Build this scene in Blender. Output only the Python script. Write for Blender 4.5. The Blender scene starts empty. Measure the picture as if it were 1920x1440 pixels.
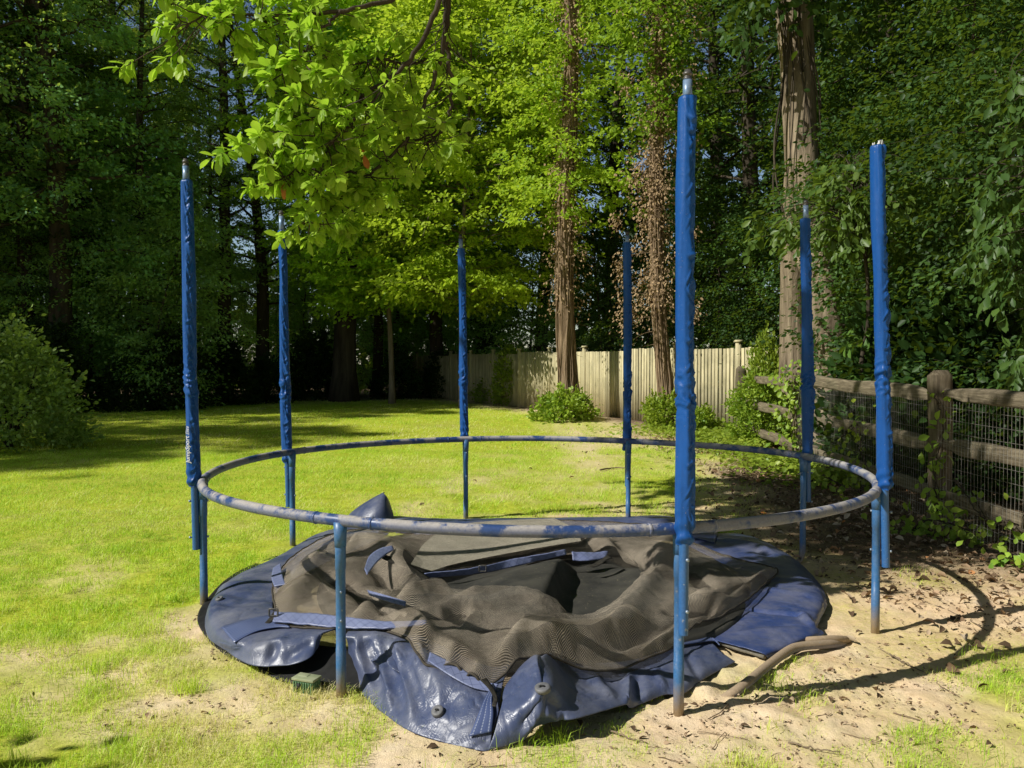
import bpy, math, random
import numpy as np
from mathutils import Vector, Matrix
SC = bpy.context.scene
COL = SC.collection
rng = np.random.default_rng(11)
random.seed(5)
# ---------------------------------------------------------------- camera
F, CH, PITCH = 1533.56, 1.494, 0.0256          # focal length in pixels of the 1920 wide photo
CP, SP = math.cos(PITCH), math.sin(PITCH)
cam = bpy.data.objects.new('camera', bpy.data.cameras.new('camera'))
COL.objects.link(cam)
cam.location = (0, 0, CH)
cam.rotation_euler = (math.pi / 2 - PITCH, 0, 0)
cam.data.sensor_width = 36
cam.data.lens = F / 1920 * 36
cam.data.clip_start = 0.05
cam.data.clip_end = 2000
SC.camera = cam
SC.view_settings.view_transform = 'Standard'
SC.view_settings.look = 'None'
SC.view_settings.exposure = 0
SC.view_settings.gamma = 1
SC.cycles.max_bounces = 6
SC.cycles.diffuse_bounces = 2
SC.cycles.glossy_bounces = 2
SC.cycles.transmission_bounces = 3
SC.cycles.transparent_max_bounces = 12
SC.cycles.caustics_reflective = False
SC.cycles.caustics_refractive = False
SC.cycles.sample_clamp_indirect = 4

def gp(px, py, z=0.0):
    """world point at height z seen at a pixel of the photo"""
    d = np.array([px - 960, F * CP + (720 - py) * SP, -F * SP + (720 - py) * CP])
    zz = z
    for _ in range(4):                        # the yard tilts slightly, heights count from the soil
        p = np.array([0, 0, CH]) + d * (zz - CH) / d[2]; zz = z + tilt_z(p[0], p[1])
    return np.array([0, 0, CH]) + d * (zz - CH) / d[2]
def tilt_z(x, y):
    return (-0.012 * (x - 0.162) + 0.014 * (y - 5.567)) * np.exp(-((x - 0.162) ** 2 + (y - 5.567) ** 2) / 30)
def at(px, py, Y):
    d = np.array([px - 960, F * CP + (720 - py) * SP, -F * SP + (720 - py) * CP])
    return np.array([0, 0, CH]) + d * Y / d[1]
def proj(P):
    P = np.asarray(P, float)
    Y = P[..., 1]; Z = P[..., 2] - CH
    d = np.maximum(Y * CP - Z * SP, 0.05); u = Y * SP + Z * CP
    return 960 + F * P[..., 0] / d, 720 - F * u / d
# ---------------------------------------------------------------- light
SUN_EL, SAZ = math.radians(40.6), (0.919, 0.394)      # sunlight travels towards +x and a little away
w = bpy.data.worlds.new('World'); SC.world = w
w.use_nodes = True
nt = w.node_tree
bg = nt.nodes['Background']
sky = nt.nodes.new('ShaderNodeTexSky')
sky.sky_type = 'NISHITA'; sky.sun_disc = False
sky.sun_elevation = SUN_EL; sky.sun_rotation = math.radians(246.8)
sky.air_density = 1.0; sky.dust_density = 0.6
# bright summer haze low over the horizon, deeper sky overhead
tc = nt.nodes.new('ShaderNodeTexCoord'); sx = nt.nodes.new('ShaderNodeSeparateXYZ'); nt.links.new(tc.outputs['Generated'], sx.inputs[0])
hz = nt.nodes.new('ShaderNodeValToRGB'); nt.links.new(sx.outputs[2], hz.inputs[0])
e_ = hz.color_ramp.elements.new(.45); e_.color = (1.1, 1.1, 1.1, 1)
hz.color_ramp.elements[0].position = 0.02; hz.color_ramp.elements[0].color = (2.0, 2.0, 2.0, 1)
hz.color_ramp.elements[2].position = 0.70; hz.color_ramp.elements[2].color = (0.40, 0.40, 0.40, 1)
mu = nt.nodes.new('ShaderNodeMixRGB'); mu.blend_type = 'MULTIPLY'; mu.inputs[0].default_value = 1
nt.links.new(sky.outputs[0], mu.inputs[1]); nt.links.new(hz.outputs[0], mu.inputs[2])
nt.links.new(mu.outputs[0], bg.inputs[0])
bg.inputs[1].default_value = 0.058
sl = bpy.data.lights.new('sun', 'SUN'); so = bpy.data.objects.new('sun', sl); COL.objects.link(so)
sl.energy = 5.0; sl.angle = math.radians(0.5); sl.color = (1, 0.97, 0.89)
tv = Vector((SAZ[0] * math.cos(SUN_EL), SAZ[1] * math.cos(SUN_EL), -math.sin(SUN_EL)))
so.rotation_euler = tv.to_track_quat('-Z', 'Y').to_euler()
so.location = (-20, -8, 30)
# ---------------------------------------------------------------- noise
def vnoise(x, y, seed=0):
    x = np.asarray(x, float); y = np.asarray(y, float)
    xi = np.floor(x).astype(np.int64); yi = np.floor(y).astype(np.int64)
    fx = x - xi; fy = y - yi
    fx = fx * fx * fx * (fx * (fx * 6 - 15) + 10); fy = fy * fy * fy * (fy * (fy * 6 - 15) + 10)
    def h(a, b):
        n = (a * 374761393 + b * 668265263 + seed * 974711) & 0x7fffffff
        n = ((n ^ (n >> 13)) * 1274126177) & 0x7fffffff
        n = n ^ (n >> 16)
        return (n & 0xffff) / 32767.5 - 1
    return (h(xi, yi) * (1 - fx) + h(xi + 1, yi) * fx) * (1 - fy) + (h(xi, yi + 1) * (1 - fx) + h(xi + 1, yi + 1) * fx) * fy
def fbm(x, y, o=4, seed=0, g=0.5):
    s = 0; a = 1
    for k in range(o):
        s = s + a * vnoise(x * 2 ** k + 17.3 * k, y * 2 ** k - 9.1 * k, seed + k); a *= g
    return s
# ---------------------------------------------------------------- object helpers
def mk(name, V, Fc, mat, parent=None, uv=None, col=None, smooth=True, mods=None):
    """one mesh object; V world coordinates, Fc array (n,k) or list of such arrays"""
    V = np.asarray(V, np.float32).reshape(-1, 3)
    if parent is not None:
        o_ = np.array(parent.get('_o', (0, 0, 0)), np.float32)
        V = V - o_
    Fl = Fc if isinstance(Fc, list) else [Fc]
    Fl = [np.asarray(f, np.int32) for f in Fl if len(f)]
    me = bpy.data.meshes.new(name)
    me.vertices.add(len(V)); me.vertices.foreach_set('co', V.ravel())
    loops = np.concatenate([f.ravel() for f in Fl])
    tot = np.concatenate([np.full(len(f), f.shape[1], np.int32) for f in Fl])
    st = np.concatenate([[0], np.cumsum(tot)[:-1]]).astype(np.int32)
    me.loops.add(len(loops)); me.loops.foreach_set('vertex_index', loops)
    me.polygons.add(len(tot)); me.polygons.foreach_set('loop_start', st); me.polygons.foreach_set('loop_total', tot)
    me.update(calc_edges=True)
    if uv is not None:
        l = me.uv_layers.new(name='UVMap')
        l.data.foreach_set('uv', np.asarray(uv, np.float32)[loops].ravel())
    if col is not None:
        a = me.color_attributes.new('Col', 'FLOAT_COLOR', 'POINT')
        c = np.asarray(col, np.float32)
        if c.shape[1] == 3: c = np.concatenate([c, np.ones((len(c), 1), np.float32)], 1)
        a.data.foreach_set('color', c.ravel())
    if smooth:
        me.polygons.foreach_set('use_smooth', np.ones(len(tot), bool))
    me.validate()
    me.materials.append(mat)
    o = bpy.data.objects.new(name, me); COL.objects.link(o)
    if parent is not None: o.parent = parent
    for m in (mods or []):
        md = o.modifiers.new(m[0], m[1])
        for k, v in m[2].items(): setattr(md, k, v)
    return o
def tag(o, label=None, cat=None, group=None, kind=None):
    if label: o['label'] = label
    if cat: o['category'] = cat
    if group: o['group'] = group
    if kind: o['kind'] = kind
    return o
ORIG = {}
class _E: pass
def empty(name, loc, label, cat, group=None):
    o = bpy.data.objects.new(name, None); COL.objects.link(o)
    o.location = loc; o.empty_display_size = 0.2
    ORIG[o.name] = tuple(loc)
    return tag(o, label, cat, group)
_mk = mk
def mk(name, V, Fc, mat, parent=None, **k):
    if parent is not None:
        r = parent
        while r.parent is not None: r = r.parent
        V = np.asarray(V, np.float32).reshape(-1, 3) - np.array(ORIG.get(r.name, (0, 0, 0)), np.float32)
    o = _mk(name, V, Fc, mat, None, **k)
    if parent is not None: o.parent = parent
    return o
def join(*parts):
    """parts: (V, F) pairs, quads only"""
    Vs, Fs, n = [], [], 0
    for V, Fc in parts:
        V = np.asarray(V).reshape(-1, 3)
        Vs.append(V); Fs.append(np.asarray(Fc) + n); n += len(V)
    return np.concatenate(Vs), np.concatenate(Fs)
def gridF(n, m, cs=False, ct=False):
    i = np.arange(n if cs else n - 1); j = np.arange(m if ct else m - 1)
    I, J = np.meshgrid(i, j, indexing='ij')
    I2 = (I + 1) % n; J2 = (J + 1) % m
    return np.stack([I * m + J, I2 * m + J, I2 * m + J2, I * m + J2], -1).reshape(-1, 4)
def catmull(P, n, closed=False):
    P = np.asarray(P, float)
    if len(P) == 2:
        t = np.linspace(0, 1, n)[:, None]; return P[0] * (1 - t) + P[1] * t
    if closed: Q = np.concatenate([P[-1:], P, P[:2]])
    else: Q = np.concatenate([2 * P[:1] - P[1:2], P, 2 * P[-1:] - P[-2:-1]])
    k = len(Q) - 3
    u = np.linspace(0, k, n, endpoint=not closed)
    i = np.minimum(u.astype(int), k - 1); t = (u - i)[:, None]
    a, b, c, d = Q[i], Q[i + 1], Q[i + 2], Q[i + 3]
    return 0.5 * (2 * b + (c - a) * t + (2 * a - 5 * b + 4 * c - d) * t ** 2 + (3 * b - a - 3 * c + d) * t ** 3)
def resample(P, n):
    d = np.concatenate([[0], np.cumsum(np.linalg.norm(np.diff(P, axis=0), axis=1))])
    s = np.linspace(0, d[-1], n)
    return np.stack([np.interp(s, d, P[:, k]) for k in range(P.shape[1])], 1)
def tube(path, rad, ns=12, caps=True, closed=False):
    path = np.asarray(path, float); n = len(path)
    rad = np.broadcast_to(np.asarray(rad, float), (n,))
    if closed: T = np.roll(path, -1, 0) - np.roll(path, 1, 0)
    else: T = np.gradient(path, axis=0)
    T /= np.linalg.norm(T, axis=1)[:, None] + 1e-12
    A = np.zeros_like(T)
    a = np.cross(T[0], np.array([0, 0, 1.0]) if abs(T[0, 2]) < 0.9 else np.array([1.0, 0, 0]))
    for i in range(n):                       # parallel transport, so bends never collapse
        a = a - T[i] * (a @ T[i]); a = a / (np.linalg.norm(a) + 1e-12); A[i] = a
    B = np.cross(T, A)
    th = np.arange(ns) * 2 * math.pi / ns
    V = path[:, None] + rad[:, None, None] * (A[:, None] * np.cos(th)[None, :, None] + B[:, None] * np.sin(th)[None, :, None])
    Fq = gridF(n, ns, closed, True)
    V = V.reshape(-1, 3)
    if caps and not closed:
        c0 = len(V)
        V = np.concatenate([V, path[:1], path[-1:]])
        j = np.arange(0, ns, 2)
        f0 = np.stack([np.full(len(j), c0), j, (j + 1) % ns, (j + 2) % ns], 1)
        e = (n - 1) * ns
        f1 = np.stack([np.full(len(j), c0 + 1), e + (j + 2) % ns, e + (j + 1) % ns, e + j], 1)
        Fq = np.concatenate([Fq, f0, f1])
    return V, Fq
def box(c, s, R=None):
    x, y, z = np.array(s) / 2
    V = np.array([[-x, -y, -z], [x, -y, -z], [x, y, -z], [-x, y, -z], [-x, -y, z], [x, -y, z], [x, y, z], [-x, y, z]])
    if R is not None: V = V @ np.asarray(R).T
    Fq = np.array([[0, 3, 2, 1], [4, 5, 6, 7], [0, 1, 5, 4], [1, 2, 6, 5], [2, 3, 7, 6], [3, 0, 4, 7]])
    return V + np.array(c), Fq
def rotz(a):
    c, s = math.cos(a), math.sin(a)
    return np.array([[c, -s, 0], [s, c, 0], [0, 0, 1]])
def grid_normals(G):
    a = np.gradient(G, axis=0); b = np.gradient(G, axis=1)
    n = np.cross(a, b); n /= np.linalg.norm(n, axis=-1)[..., None] + 1e-12
    n[n[..., 2] < 0] *= -1
    return n
# ---------------------------------------------------------------- materials
class NB:
    def __init__(s, name):
        s.m = bpy.data.materials.new(name); s.m.use_nodes = True
        s.nt = s.m.node_tree; s.nt.nodes.clear()
        s.out = s.nt.nodes.new('ShaderNodeOutputMaterial')
    def n(s, t, **k):
        nd = s.nt.nodes.new('ShaderNode' + t)
        for a, v in k.items():
            if a.startswith('i_'):
                nd.inputs[a[2:].replace('_', ' ')].default_value = v
            else: setattr(nd, a, v)
        return nd
    def l(s, a, b): s.nt.links.new(a, b)
    def coord(s, kind='Object'): return s.n('TexCoord').outputs[kind]
    def noise(s, scale, detail=4, rough=0.55, vec=None, stretch=None, dist=0):
        nd = s.n('TexNoise'); nd.inputs['Scale'].default_value = scale
        nd.inputs['Detail'].default_value = detail; nd.inputs['Roughness'].default_value = rough
        nd.inputs['Distortion'].default_value = dist
        vec = vec or s.coord()
        if stretch:
            mp = s.n('Mapping'); mp.inputs['Scale'].default_value = stretch
            s.l(vec, mp.inputs[0]); vec = mp.outputs[0]
        s.l(vec, nd.inputs['Vector']); return nd.outputs['Fac']
    def ramp(s, fac, stops):
        r = s.n('ValToRGB'); e = r.color_ramp.elements
        while len(e) < len(stops): e.new(0.5)
        for x, (p, c) in zip(e, stops):
            x.position = p; x.color = (*c, 1) if len(c) == 3 else c
        s.l(fac, r.inputs[0]); return r.outputs[0]
    def mix(s, fac, a, b, blend='MIX'):
        m = s.n('MixRGB'); m.blend_type = blend
        for v, k in ((fac, 0), (a, 1), (b, 2)):
            if hasattr(v, 'links'): s.l(v, m.inputs[k])
            else: m.inputs[k].default_value = v if k == 0 else (*v, 1)
        return m.outputs[0]
    def math(s, op, a, b=0.0, clamp=False):
        m = s.n('Math'); m.operation = op; m.use_clamp = clamp
        for v, k in ((a, 0), (b, 1)):
            if hasattr(v, 'links'): s.l(v, m.inputs[k])
            else: m.inputs[k].default_value = v
        return m.outputs[0]
    def bump(s, h, strength=0.3, dist=0.01):
        b = s.n('Bump'); b.inputs['Strength'].default_value = strength; b.inputs['Distance'].default_value = dist
        s.l(h, b.inputs['Height']); return b.outputs[0]
    def principled(s, color, rough=0.5, spec=0.4, metal=0.0, bump=None):
        p = s.n('BsdfPrincipled')
        for v, k in ((color, 'Base Color'), (rough, 'Roughness'), (metal, 'Metallic'), (spec, 'Specular IOR Level')):
            if hasattr(v, 'links'): s.l(v, p.inputs[k])
            else: p.inputs[k].default_value = (*v, 1) if k == 'Base Color' else v
        if bump is not None: s.l(bump, p.inputs['Normal'])
        return p.outputs[0]
    def done(s, sh): s.l(sh, s.out.inputs[0]); return s.m
def sepz(b, kind='Object'):
    x = b.n('SeparateXYZ'); b.l(b.coord(kind), x.inputs[0]); return x.outputs
def normal_up(b):
    g = b.n('NewGeometry'); x = b.n('SeparateXYZ'); b.l(g.outputs['Normal'], x.inputs[0]); return x.outputs[2]

def m_leaf(name, c1, c2, trans=0.35, rough=0.5, spec=0.25, tcol=(0.30, 0.42, 0.02), clump=0):
    b = NB(name)
    at_ = b.n('Attribute', attribute_name='Col')
    oi = b.n('ObjectInfo')
    base = b.mix(at_.outputs['Fac'], c1, c2)
    hv = b.n('HueSaturation')
    b.l(b.math('ADD', b.math('MULTIPLY', oi.outputs['Random'], 0.03), 0.485), hv.inputs['Hue'])
    b.l(b.math('ADD', b.math('MULTIPLY', oi.outputs['Random'], 0.35), 0.82), hv.inputs['Value'])
    b.l(base, hv.inputs['Color'])
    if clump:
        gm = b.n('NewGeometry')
        nz = b.ramp(b.noise(clump, 3, .6, gm.outputs['Position']), [(.34, (.38, .42, .42)), (.52, (.9, .9, .9)), (.70, (1.55, 1.5, 1.25))])  # noise paints dark depths and sunlit clumps into the leaf colour
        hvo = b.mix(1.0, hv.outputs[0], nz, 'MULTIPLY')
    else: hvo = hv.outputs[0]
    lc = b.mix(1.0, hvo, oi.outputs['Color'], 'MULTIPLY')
    p = b.principled(lc, rough, spec)
    t = b.n('BsdfTranslucent')
    b.l(b.mix(1.0, b.mix(0.5 if clump else 0.6, hvo, tcol), oi.outputs['Color'], 'MULTIPLY'), t.inputs[0])
    mx = b.n('MixShader'); mx.inputs[0].default_value = trans
    b.l(p, mx.inputs[1]); b.l(t.outputs[0], mx.inputs[2])
    return b.done(mx.outputs[0])
def m_bark(name, dark, light, scale=6, stretch=(1, 1, 0.15), bumpd=0.03, moss=0.0):
    b = NB(name)
    f = b.noise(scale, 6, 0.65, stretch=stretch, dist=0.4)
    c = b.ramp(f, [(0.32, dark), (0.68, light)])
    if moss: c = b.mix(b.math('MULTIPLY', b.ramp(b.noise(2.5, 3), [(0.5, (0, 0, 0)), (0.7, (1, 1, 1))]), moss), c, (0.06, 0.09, 0.03))
    return b.done(b.principled(c, 0.9, 0.1, bump=b.bump(f, 0.9, bumpd)))
def m_vinyl(name, base, dust, dustamt=0.5, rough=0.36, scale=7.0, spec=.45, crease=.12):
    b = NB(name)
    f = b.noise(scale, 6, 0.65)
    f2 = b.noise(scale * 7, 4, 0.7)
    up = b.math('MULTIPLY', b.math('ADD', normal_up(b), 0.12, True), dustamt)
    d = b.math('MULTIPLY', b.ramp(f, [(0.38, (0, 0, 0)), (0.72, (1, 1, 1))]), up)
    sp = b.ramp(b.noise(scale * 22, 2, 0.5), [(0.70, (0, 0, 0)), (0.75, (1, 1, 1))])
    c = b.mix(d, base, dust)
    c = b.mix(b.math('MULTIPLY', sp, 0.35), c, (0.42, 0.38, 0.30))
    c = b.mix(0.35, c, b.ramp(f2, [(0.3, (0.55, 0.55, 0.55)), (0.7, (1, 1, 1))]), 'MULTIPLY')
    r = b.math('ADD', b.math('MULTIPLY', d, 0.35), rough)
    w1 = b.noise(scale * 1.6, 5, .6, dist=1.2)
    w1 = b.math('ABSOLUTE', b.math('SUBTRACT', w1, .5))                 # thin sharp creases
    cr = b.ramp(w1, [(0.0, (0, 0, 0)), (.035, (1, 1, 1))])
    bm = b.bump(b.math('ADD', b.math('MULTIPLY', cr, .35), b.noise(scale * 3.2, 5, 0.6)), crease, 0.012)
    return b.done(b.principled(c, r, spec, bump=bm))
def m_paint(name, base, dust, amt=0.5, rough=0.4, zdirt=None, ramp=(0.42, 0.6), scale=9):
    """enamelled steel tube with dust on the upper side, chips, and soil near the ground"""
    b = NB(name)
    f = b.noise(scale, 6, 0.7)
    up = b.ramp(normal_up(b), [(0.0, (0.35, 0.35, 0.35)), (0.75, (1, 1, 1))])
    d = b.math('MULTIPLY', b.math('MULTIPLY', b.ramp(f, [(ramp[0], (0, 0, 0)), (ramp[1], (1, 1, 1))]), up), amt)
    v = b.ramp(b.noise(90, 3, 0.6), [(0.35, (0.6, 0.6, 0.6)), (0.65, (1, 1, 1))])
    c = b.mix(d, base, dust)
    chip = b.ramp(b.noise(38, 2, 0.5), [(0.70, (0, 0, 0)), (0.72, (1, 1, 1))])
    c = b.mix(b.math('MULTIPLY', chip, 0.6), c, (0.35, 0.36, 0.38))
    c = b.mix(0.5, c, v, 'MULTIPLY')
    if zdirt:
        z = sepz(b)[2]
        zz = b.math('ADD', z, b.math('MULTIPLY', b.noise(20, 3), 0.12))
        c = b.mix(b.ramp(zz, [(0.06, (1, 1, 1)), (zdirt, (0, 0, 0))]), c, (0.30, 0.22, 0.13))
    return b.done(b.principled(c, b.math('ADD', b.math('MULTIPLY', d, 0.4), rough), 0.5, bump=b.bump(f, 0.15, 0.004)))
def m_plain(name, c1, c2, scale=12, rough=0.7, spec=0.3, bumps=0.2, stretch=None, metal=0, bumpd=0.005):
    b = NB(name)
    f = b.noise(scale, 5, 0.6, stretch=stretch)
    return b.done(b.principled(b.ramp(f, [(0.3, c1), (0.7, c2)]), rough, spec, metal, b.bump(f, bumps, bumpd)))
def m_net(name, c1, c2, cell=0.0075, fill=0.32, rot=.6):
    """knotted mesh: honeycomb holes really cut through the sheet (transparent) in its own UV metres"""
    b = NB(name)
    uv = b.coord('UV')
    mp = b.n('Mapping'); mp.inputs['Scale'].default_value = (1 / cell, 1 / (cell * 0.86), 1); mp.inputs['Rotation'].default_value = (0, 0, rot)
    wn = b.n('TexNoise'); wn.inputs['Scale'].default_value = 5; wn.inputs['Detail'].default_value = 2; b.l(uv, wn.inputs['Vector'])
    wa = b.n('VectorMath', operation='MULTIPLY_ADD'); b.l(wn.outputs['Color'], wa.inputs[0]); wa.inputs[1].default_value = (.07, .07, 0); b.l(uv, wa.inputs[2])
    b.l(wa.outputs[0], mp.inputs[0])
    sx = b.n('SeparateXYZ'); b.l(mp.outputs[0], sx.inputs[0])
    row = b.math('FLOOR', sx.outputs[1])
    off = b.math('MULTIPLY', b.math('ABSOLUTE', b.math('MODULO', row, 2.0)), 0.5)
    fx = b.math('ABSOLUTE', b.math('SUBTRACT', b.math('FRACT', b.math('ADD', sx.outputs[0], off)), 0.5))
    fy = b.math('ABSOLUTE', b.math('SUBTRACT', b.math('FRACT', sx.outputs[1]), 0.5))
    r = b.math('ADD', b.math('MULTIPLY', fx, fx), b.math('MULTIPLY', fy, fy))
    hole = b.math('LESS_THAN', r, fill * fill)
    f = b.noise(5, 5, 0.6); f2 = b.noise(60, 3, 0.6)
    c = b.ramp(f, [(0.3, c1), (0.7, c2)])
    c = b.mix(0.5, c, b.ramp(f2, [(0.3, (0.5, 0.5, 0.5)), (0.7, (1, 1, 1))]), 'MULTIPLY')
    p = b.principled(c, 0.7, 0.25, bump=b.bump(b.math('MULTIPLY', r, 4.0), 0.6, 0.003))
    t = b.n('BsdfTransparent')
    mx = b.n('MixShader'); b.l(hole, mx.inputs[0]); b.l(p, mx.inputs[1]); b.l(t.outputs[0], mx.inputs[2])
    return b.done(mx.outputs[0])
# ================================================================ ground
CX, CY, R, ZR = 0.162, 5.567, 2.13, 0.783
def ground_z(x, y):
    x = np.asarray(x, float); y = np.asarray(y, float)
    r2 = (x - CX) ** 2 + (y - CY) ** 2
    z = (-0.012 * (x - CX) + 0.014 * (y - CY)) * np.exp(-r2 / 30)
    z = z + 0.012 * fbm(x * 0.7, y * 0.7, 2, 3)
    z = z + 0.18 * np.exp(-((x - 1.55) ** 2 + (y - 21.5) ** 2) / 1.6)
    return z
DEN = [(50,900,1),(200,950,1),(300,1000,1),(700,850,1),(1000,900,.85),(1200,900,.8),(1330,870,.45),(1400,900,.1),(1350,945,.45),(1250,950,.65),(1100,965,.6),(600,980,1),
(450,1060,.95),(340,1130,.85),(350,1200,.45),(200,1150,.85),(60,1150,.95),(50,1250,.62),(200,1260,.45),(330,1300,.4),(420,1280,.4),(100,1380,.48),(250,1400,.42),(400,1400,.42),
(500,1330,.4),(480,1420,.5),(620,1400,.45),(600,1340,.12),(760,1400,.12),(800,1430,.15),(950,1430,.1),(1010,1410,.45),(1150,1400,.25),(1300,1400,.22),(1250,1350,.03),
(1450,1370,.25),(1480,1320,.35),(1600,1330,.12),(1600,1400,.25),(1750,1380,.3),(1850,1330,.45),(1900,1400,.35),(1700,1300,.08),(1600,1240,.0),(1750,1200,.0),(1850,1220,.1),
(1900,1250,.35),(1650,1100,.02),(1730,1075,.15),(1850,1080,.0),(1600,1000,.0),(1500,960,.0),(1750,1000,0),(960,1100,0),(700,1100,0),(1300,1100,0),(1500,1150,0),(1180,860,.75),
(1250,850,.5),(1300,840,.35),(1080,800,.6),(1180,810,.5),(960,810,1),(800,780,1),(500,800,1),(100,850,1),(1450,900,.0),(1700,900,0),(1900,1000,0),(1500,830,0),(-400,1000,1),(-400,1300,.65),(2300,1300,.3),(700,1700,.3),(1500,1700,.3),(-200,1700,.35),(900,770,1),(560,1300,.25),(400,1240,.42)]
DEN = np.array(DEN, float)
def density(x, y):
    """grass cover, 0 bare soil .. 1 full lawn"""
    px, py = proj(np.stack([x, np.maximum(y, 1.2), np.zeros_like(x)], -1))
    sw = np.zeros_like(px); s = np.zeros_like(px)
    for a, b_, d in DEN:
        q = 1 / (((px - a) / 1.6) ** 2 + (py - b_) ** 2 + 150) ** 1.6
        s += q * d; sw += q
    d = s / sw
    n = fbm(x * 1.7, y * 1.7, 4, 21, 0.6) * 0.42
    d = np.clip(d + n * (1 - np.abs(2 * d - 1) ** 2) , 0, 1)
    far = np.clip((y - 20) / 6, 0, 1)
    d = d * (1 - far) + far
    fx = 4.6 - 0.459 * (np.maximum(y, 7) - 18) - 0.5           # line of the board fence
    fx = np.minimum(fx, np.where(y < 17, 3.4 + 0.045 * y, 99))
    d = d * np.clip((fx - x) / 0.8, 0, 1)
    d = d * np.clip((33.5 + fbm(x * .3, y * .3, 2, 5) - y) / 2.0, 0, 1)
    return d
def axis(lo, hi, step, far, g=1.16):
    a = list(np.arange(lo, hi, step)); s = step; v = a[-1]
    while v < far: s *= g; v += s; a.append(v)
    s = step; v = a[0]; b_ = []
    while v > -far: s *= g; v -= s; b_.append(v)
    return np.array(b_[::-1] + a)
gx = axis(-3.6, 4.2, 0.022, 600); gy = axis(2.2, 7.4, 0.022, 600)
GX, GY = np.meshgrid(gx, gy, indexing='ij')
GZ = ground_z(GX, GY)
dn = density(GX.ravel(), GY.ravel()).reshape(GX.shape)
near = np.exp(-(((GX - .3) / 6) ** 2 + ((GY - 5) / 5) ** 2) ** 2)
rough_soil = np.clip(1 - dn * 1.3, 0, 1) * near
dig = np.exp(-(((GX - 1.15) / 1.0) ** 2 + ((GY - 3.85) / 0.55) ** 2))          # churned soil round the loose tube
GZ += rough_soil * (0.006 * fbm(GX * 9, GY * 9, 4, 40, .7) + 0.005 * np.abs(fbm(GX * 22, GY * 22, 2, 50)))
GZ += dig * 0.012 * fbm(GX * 11, GY * 11, 4, 60, .7)
GZ += (1 - rough_soil) * near * 0.012 * fbm(GX * 6, GY * 6, 3, 70)
pxg, pyg = proj(np.stack([GX, np.maximum(GY, 1.2), GZ], -1))
litter = np.clip((GX - (1.75 + .02 * GY)) / .9 + .5 * fbm(GX * 1.5, GY * 1.5, 3, 12), 0, 1) * np.clip((1 - dn * 1.6), 0, 1) * np.clip((GY - 5.2) / 1.2, 0, 1)
litter = np.maximum(litter, np.clip((GY - 33) / 3, 0, 1))
litter = np.maximum(litter, np.clip((GX - (4.6 - 0.459 * (np.maximum(GY, 7) - 18))) / .5, 0, 1) * (GY > 8))
b = NB('lawn soil')
at_ = b.n('Attribute', attribute_name='Col'); sp_ = b.n('SeparateColor'); b.l(at_.outputs['Color'], sp_.inputs[0])
co = b.coord()
f1 = b.noise(3.2, 6, 0.62, co); f2 = b.noise(38, 5, 0.7, co); f3 = b.noise(170, 3, 0.6, co); f4 = b.noise(1.1, 3, 0.5, co)
soil = b.ramp(f1, [(0.28, (0.72, 0.52, 0.33)), (0.5, (0.86, 0.67, 0.45)), (0.74, (0.92, 0.76, 0.56))])
soil = b.mix(0.42, soil, b.ramp(f2, [(0.30, (0.40, 0.35, 0.29)), (0.40, (0.95, 0.94, 0.93)), (0.75, (1, 1, 1))]), 'MULTIPLY')
soil = b.mix(0.45, soil, b.ramp(b.noise(11, 6, .75, co), [(0.31, (0.5, 0.45, 0.36)), (0.41, (1, 1, 1))]), 'MULTIPLY')
soil = b.mix(b.ramp(b.noise(2.1, 5, .65, co), [(.50, (0, 0, 0)), (.70, (.35, .35, .35))]), soil, (.66, .60, .30))
soil = b.mix(0.35, soil, b.ramp(f3, [(0.3, (0.55, 0.5, 0.45)), (0.5, (1, 1, 1))]), 'MULTIPLY')
moss = b.math('MULTIPLY', b.ramp(f4, [(0.46, (0, 0, 0)), (0.62, (1, 1, 1))]), sp_.outputs[2])
soil = b.mix(b.math('MULTIPLY', moss, b.ramp(f2, [(0.4, (0.3, 0.3, 0.3)), (0.6, (1, 1, 1))])), soil, (0.55, 0.50, 0.17))
soil = b.mix(b.math('MULTIPLY', sp_.outputs[2], .35), soil, (.97, .84, .68), 'MULTIPLY')
turf = b.ramp(b.noise(5, 5, 0.6, co), [(0.3, (0.42, 0.48, 0.035)), (0.7, (0.66, 0.72, 0.08))])
turf = b.mix(0.6, turf, b.ramp(f2, [(0.3, (0.35, 0.35, 0.3)), (0.7, (1, 1, 1))]), 'MULTIPLY')
turf = b.mix(b.ramp(b.noise(.35, 3, .5, co), [(.5, (0, 0, 0)), (.7, (.35, .35, .35))]), turf, (0.34, 0.31, 0.10))
litter_shade = b.ramp(b.noise(24, 5, 0.7, co), [(0.3, (0.06, 0.04, 0.025)), (0.6, (0.20, 0.135, 0.085))])  # leaf litter brown, its dark tone also painting in shade at the right
c = b.mix(sp_.outputs[0], soil, turf)
c = b.mix(sp_.outputs[1], c, litter_shade)
hgt = b.math('ADD', f2, b.math('MULTIPLY', f3, 0.4))
ground = mk('lawn', np.stack([GX, GY, GZ], -1), gridF(len(gx), len(gy)), b.done(b.principled(c, 0.95, 0.1, bump=b.bump(hgt, 0.55, 0.014))),
   col=np.stack([np.clip(dn * 1.15 - .1, 0, 1).ravel(), litter.ravel() * .95, np.clip((GX.ravel() - 1.0) / 1.2, 0.15, 1) * (GY.ravel() < 9)], 1))
tag(ground, 'sunny lawn wearing away to bare tan soil under the trampoline', 'ground', kind='structure')

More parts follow.
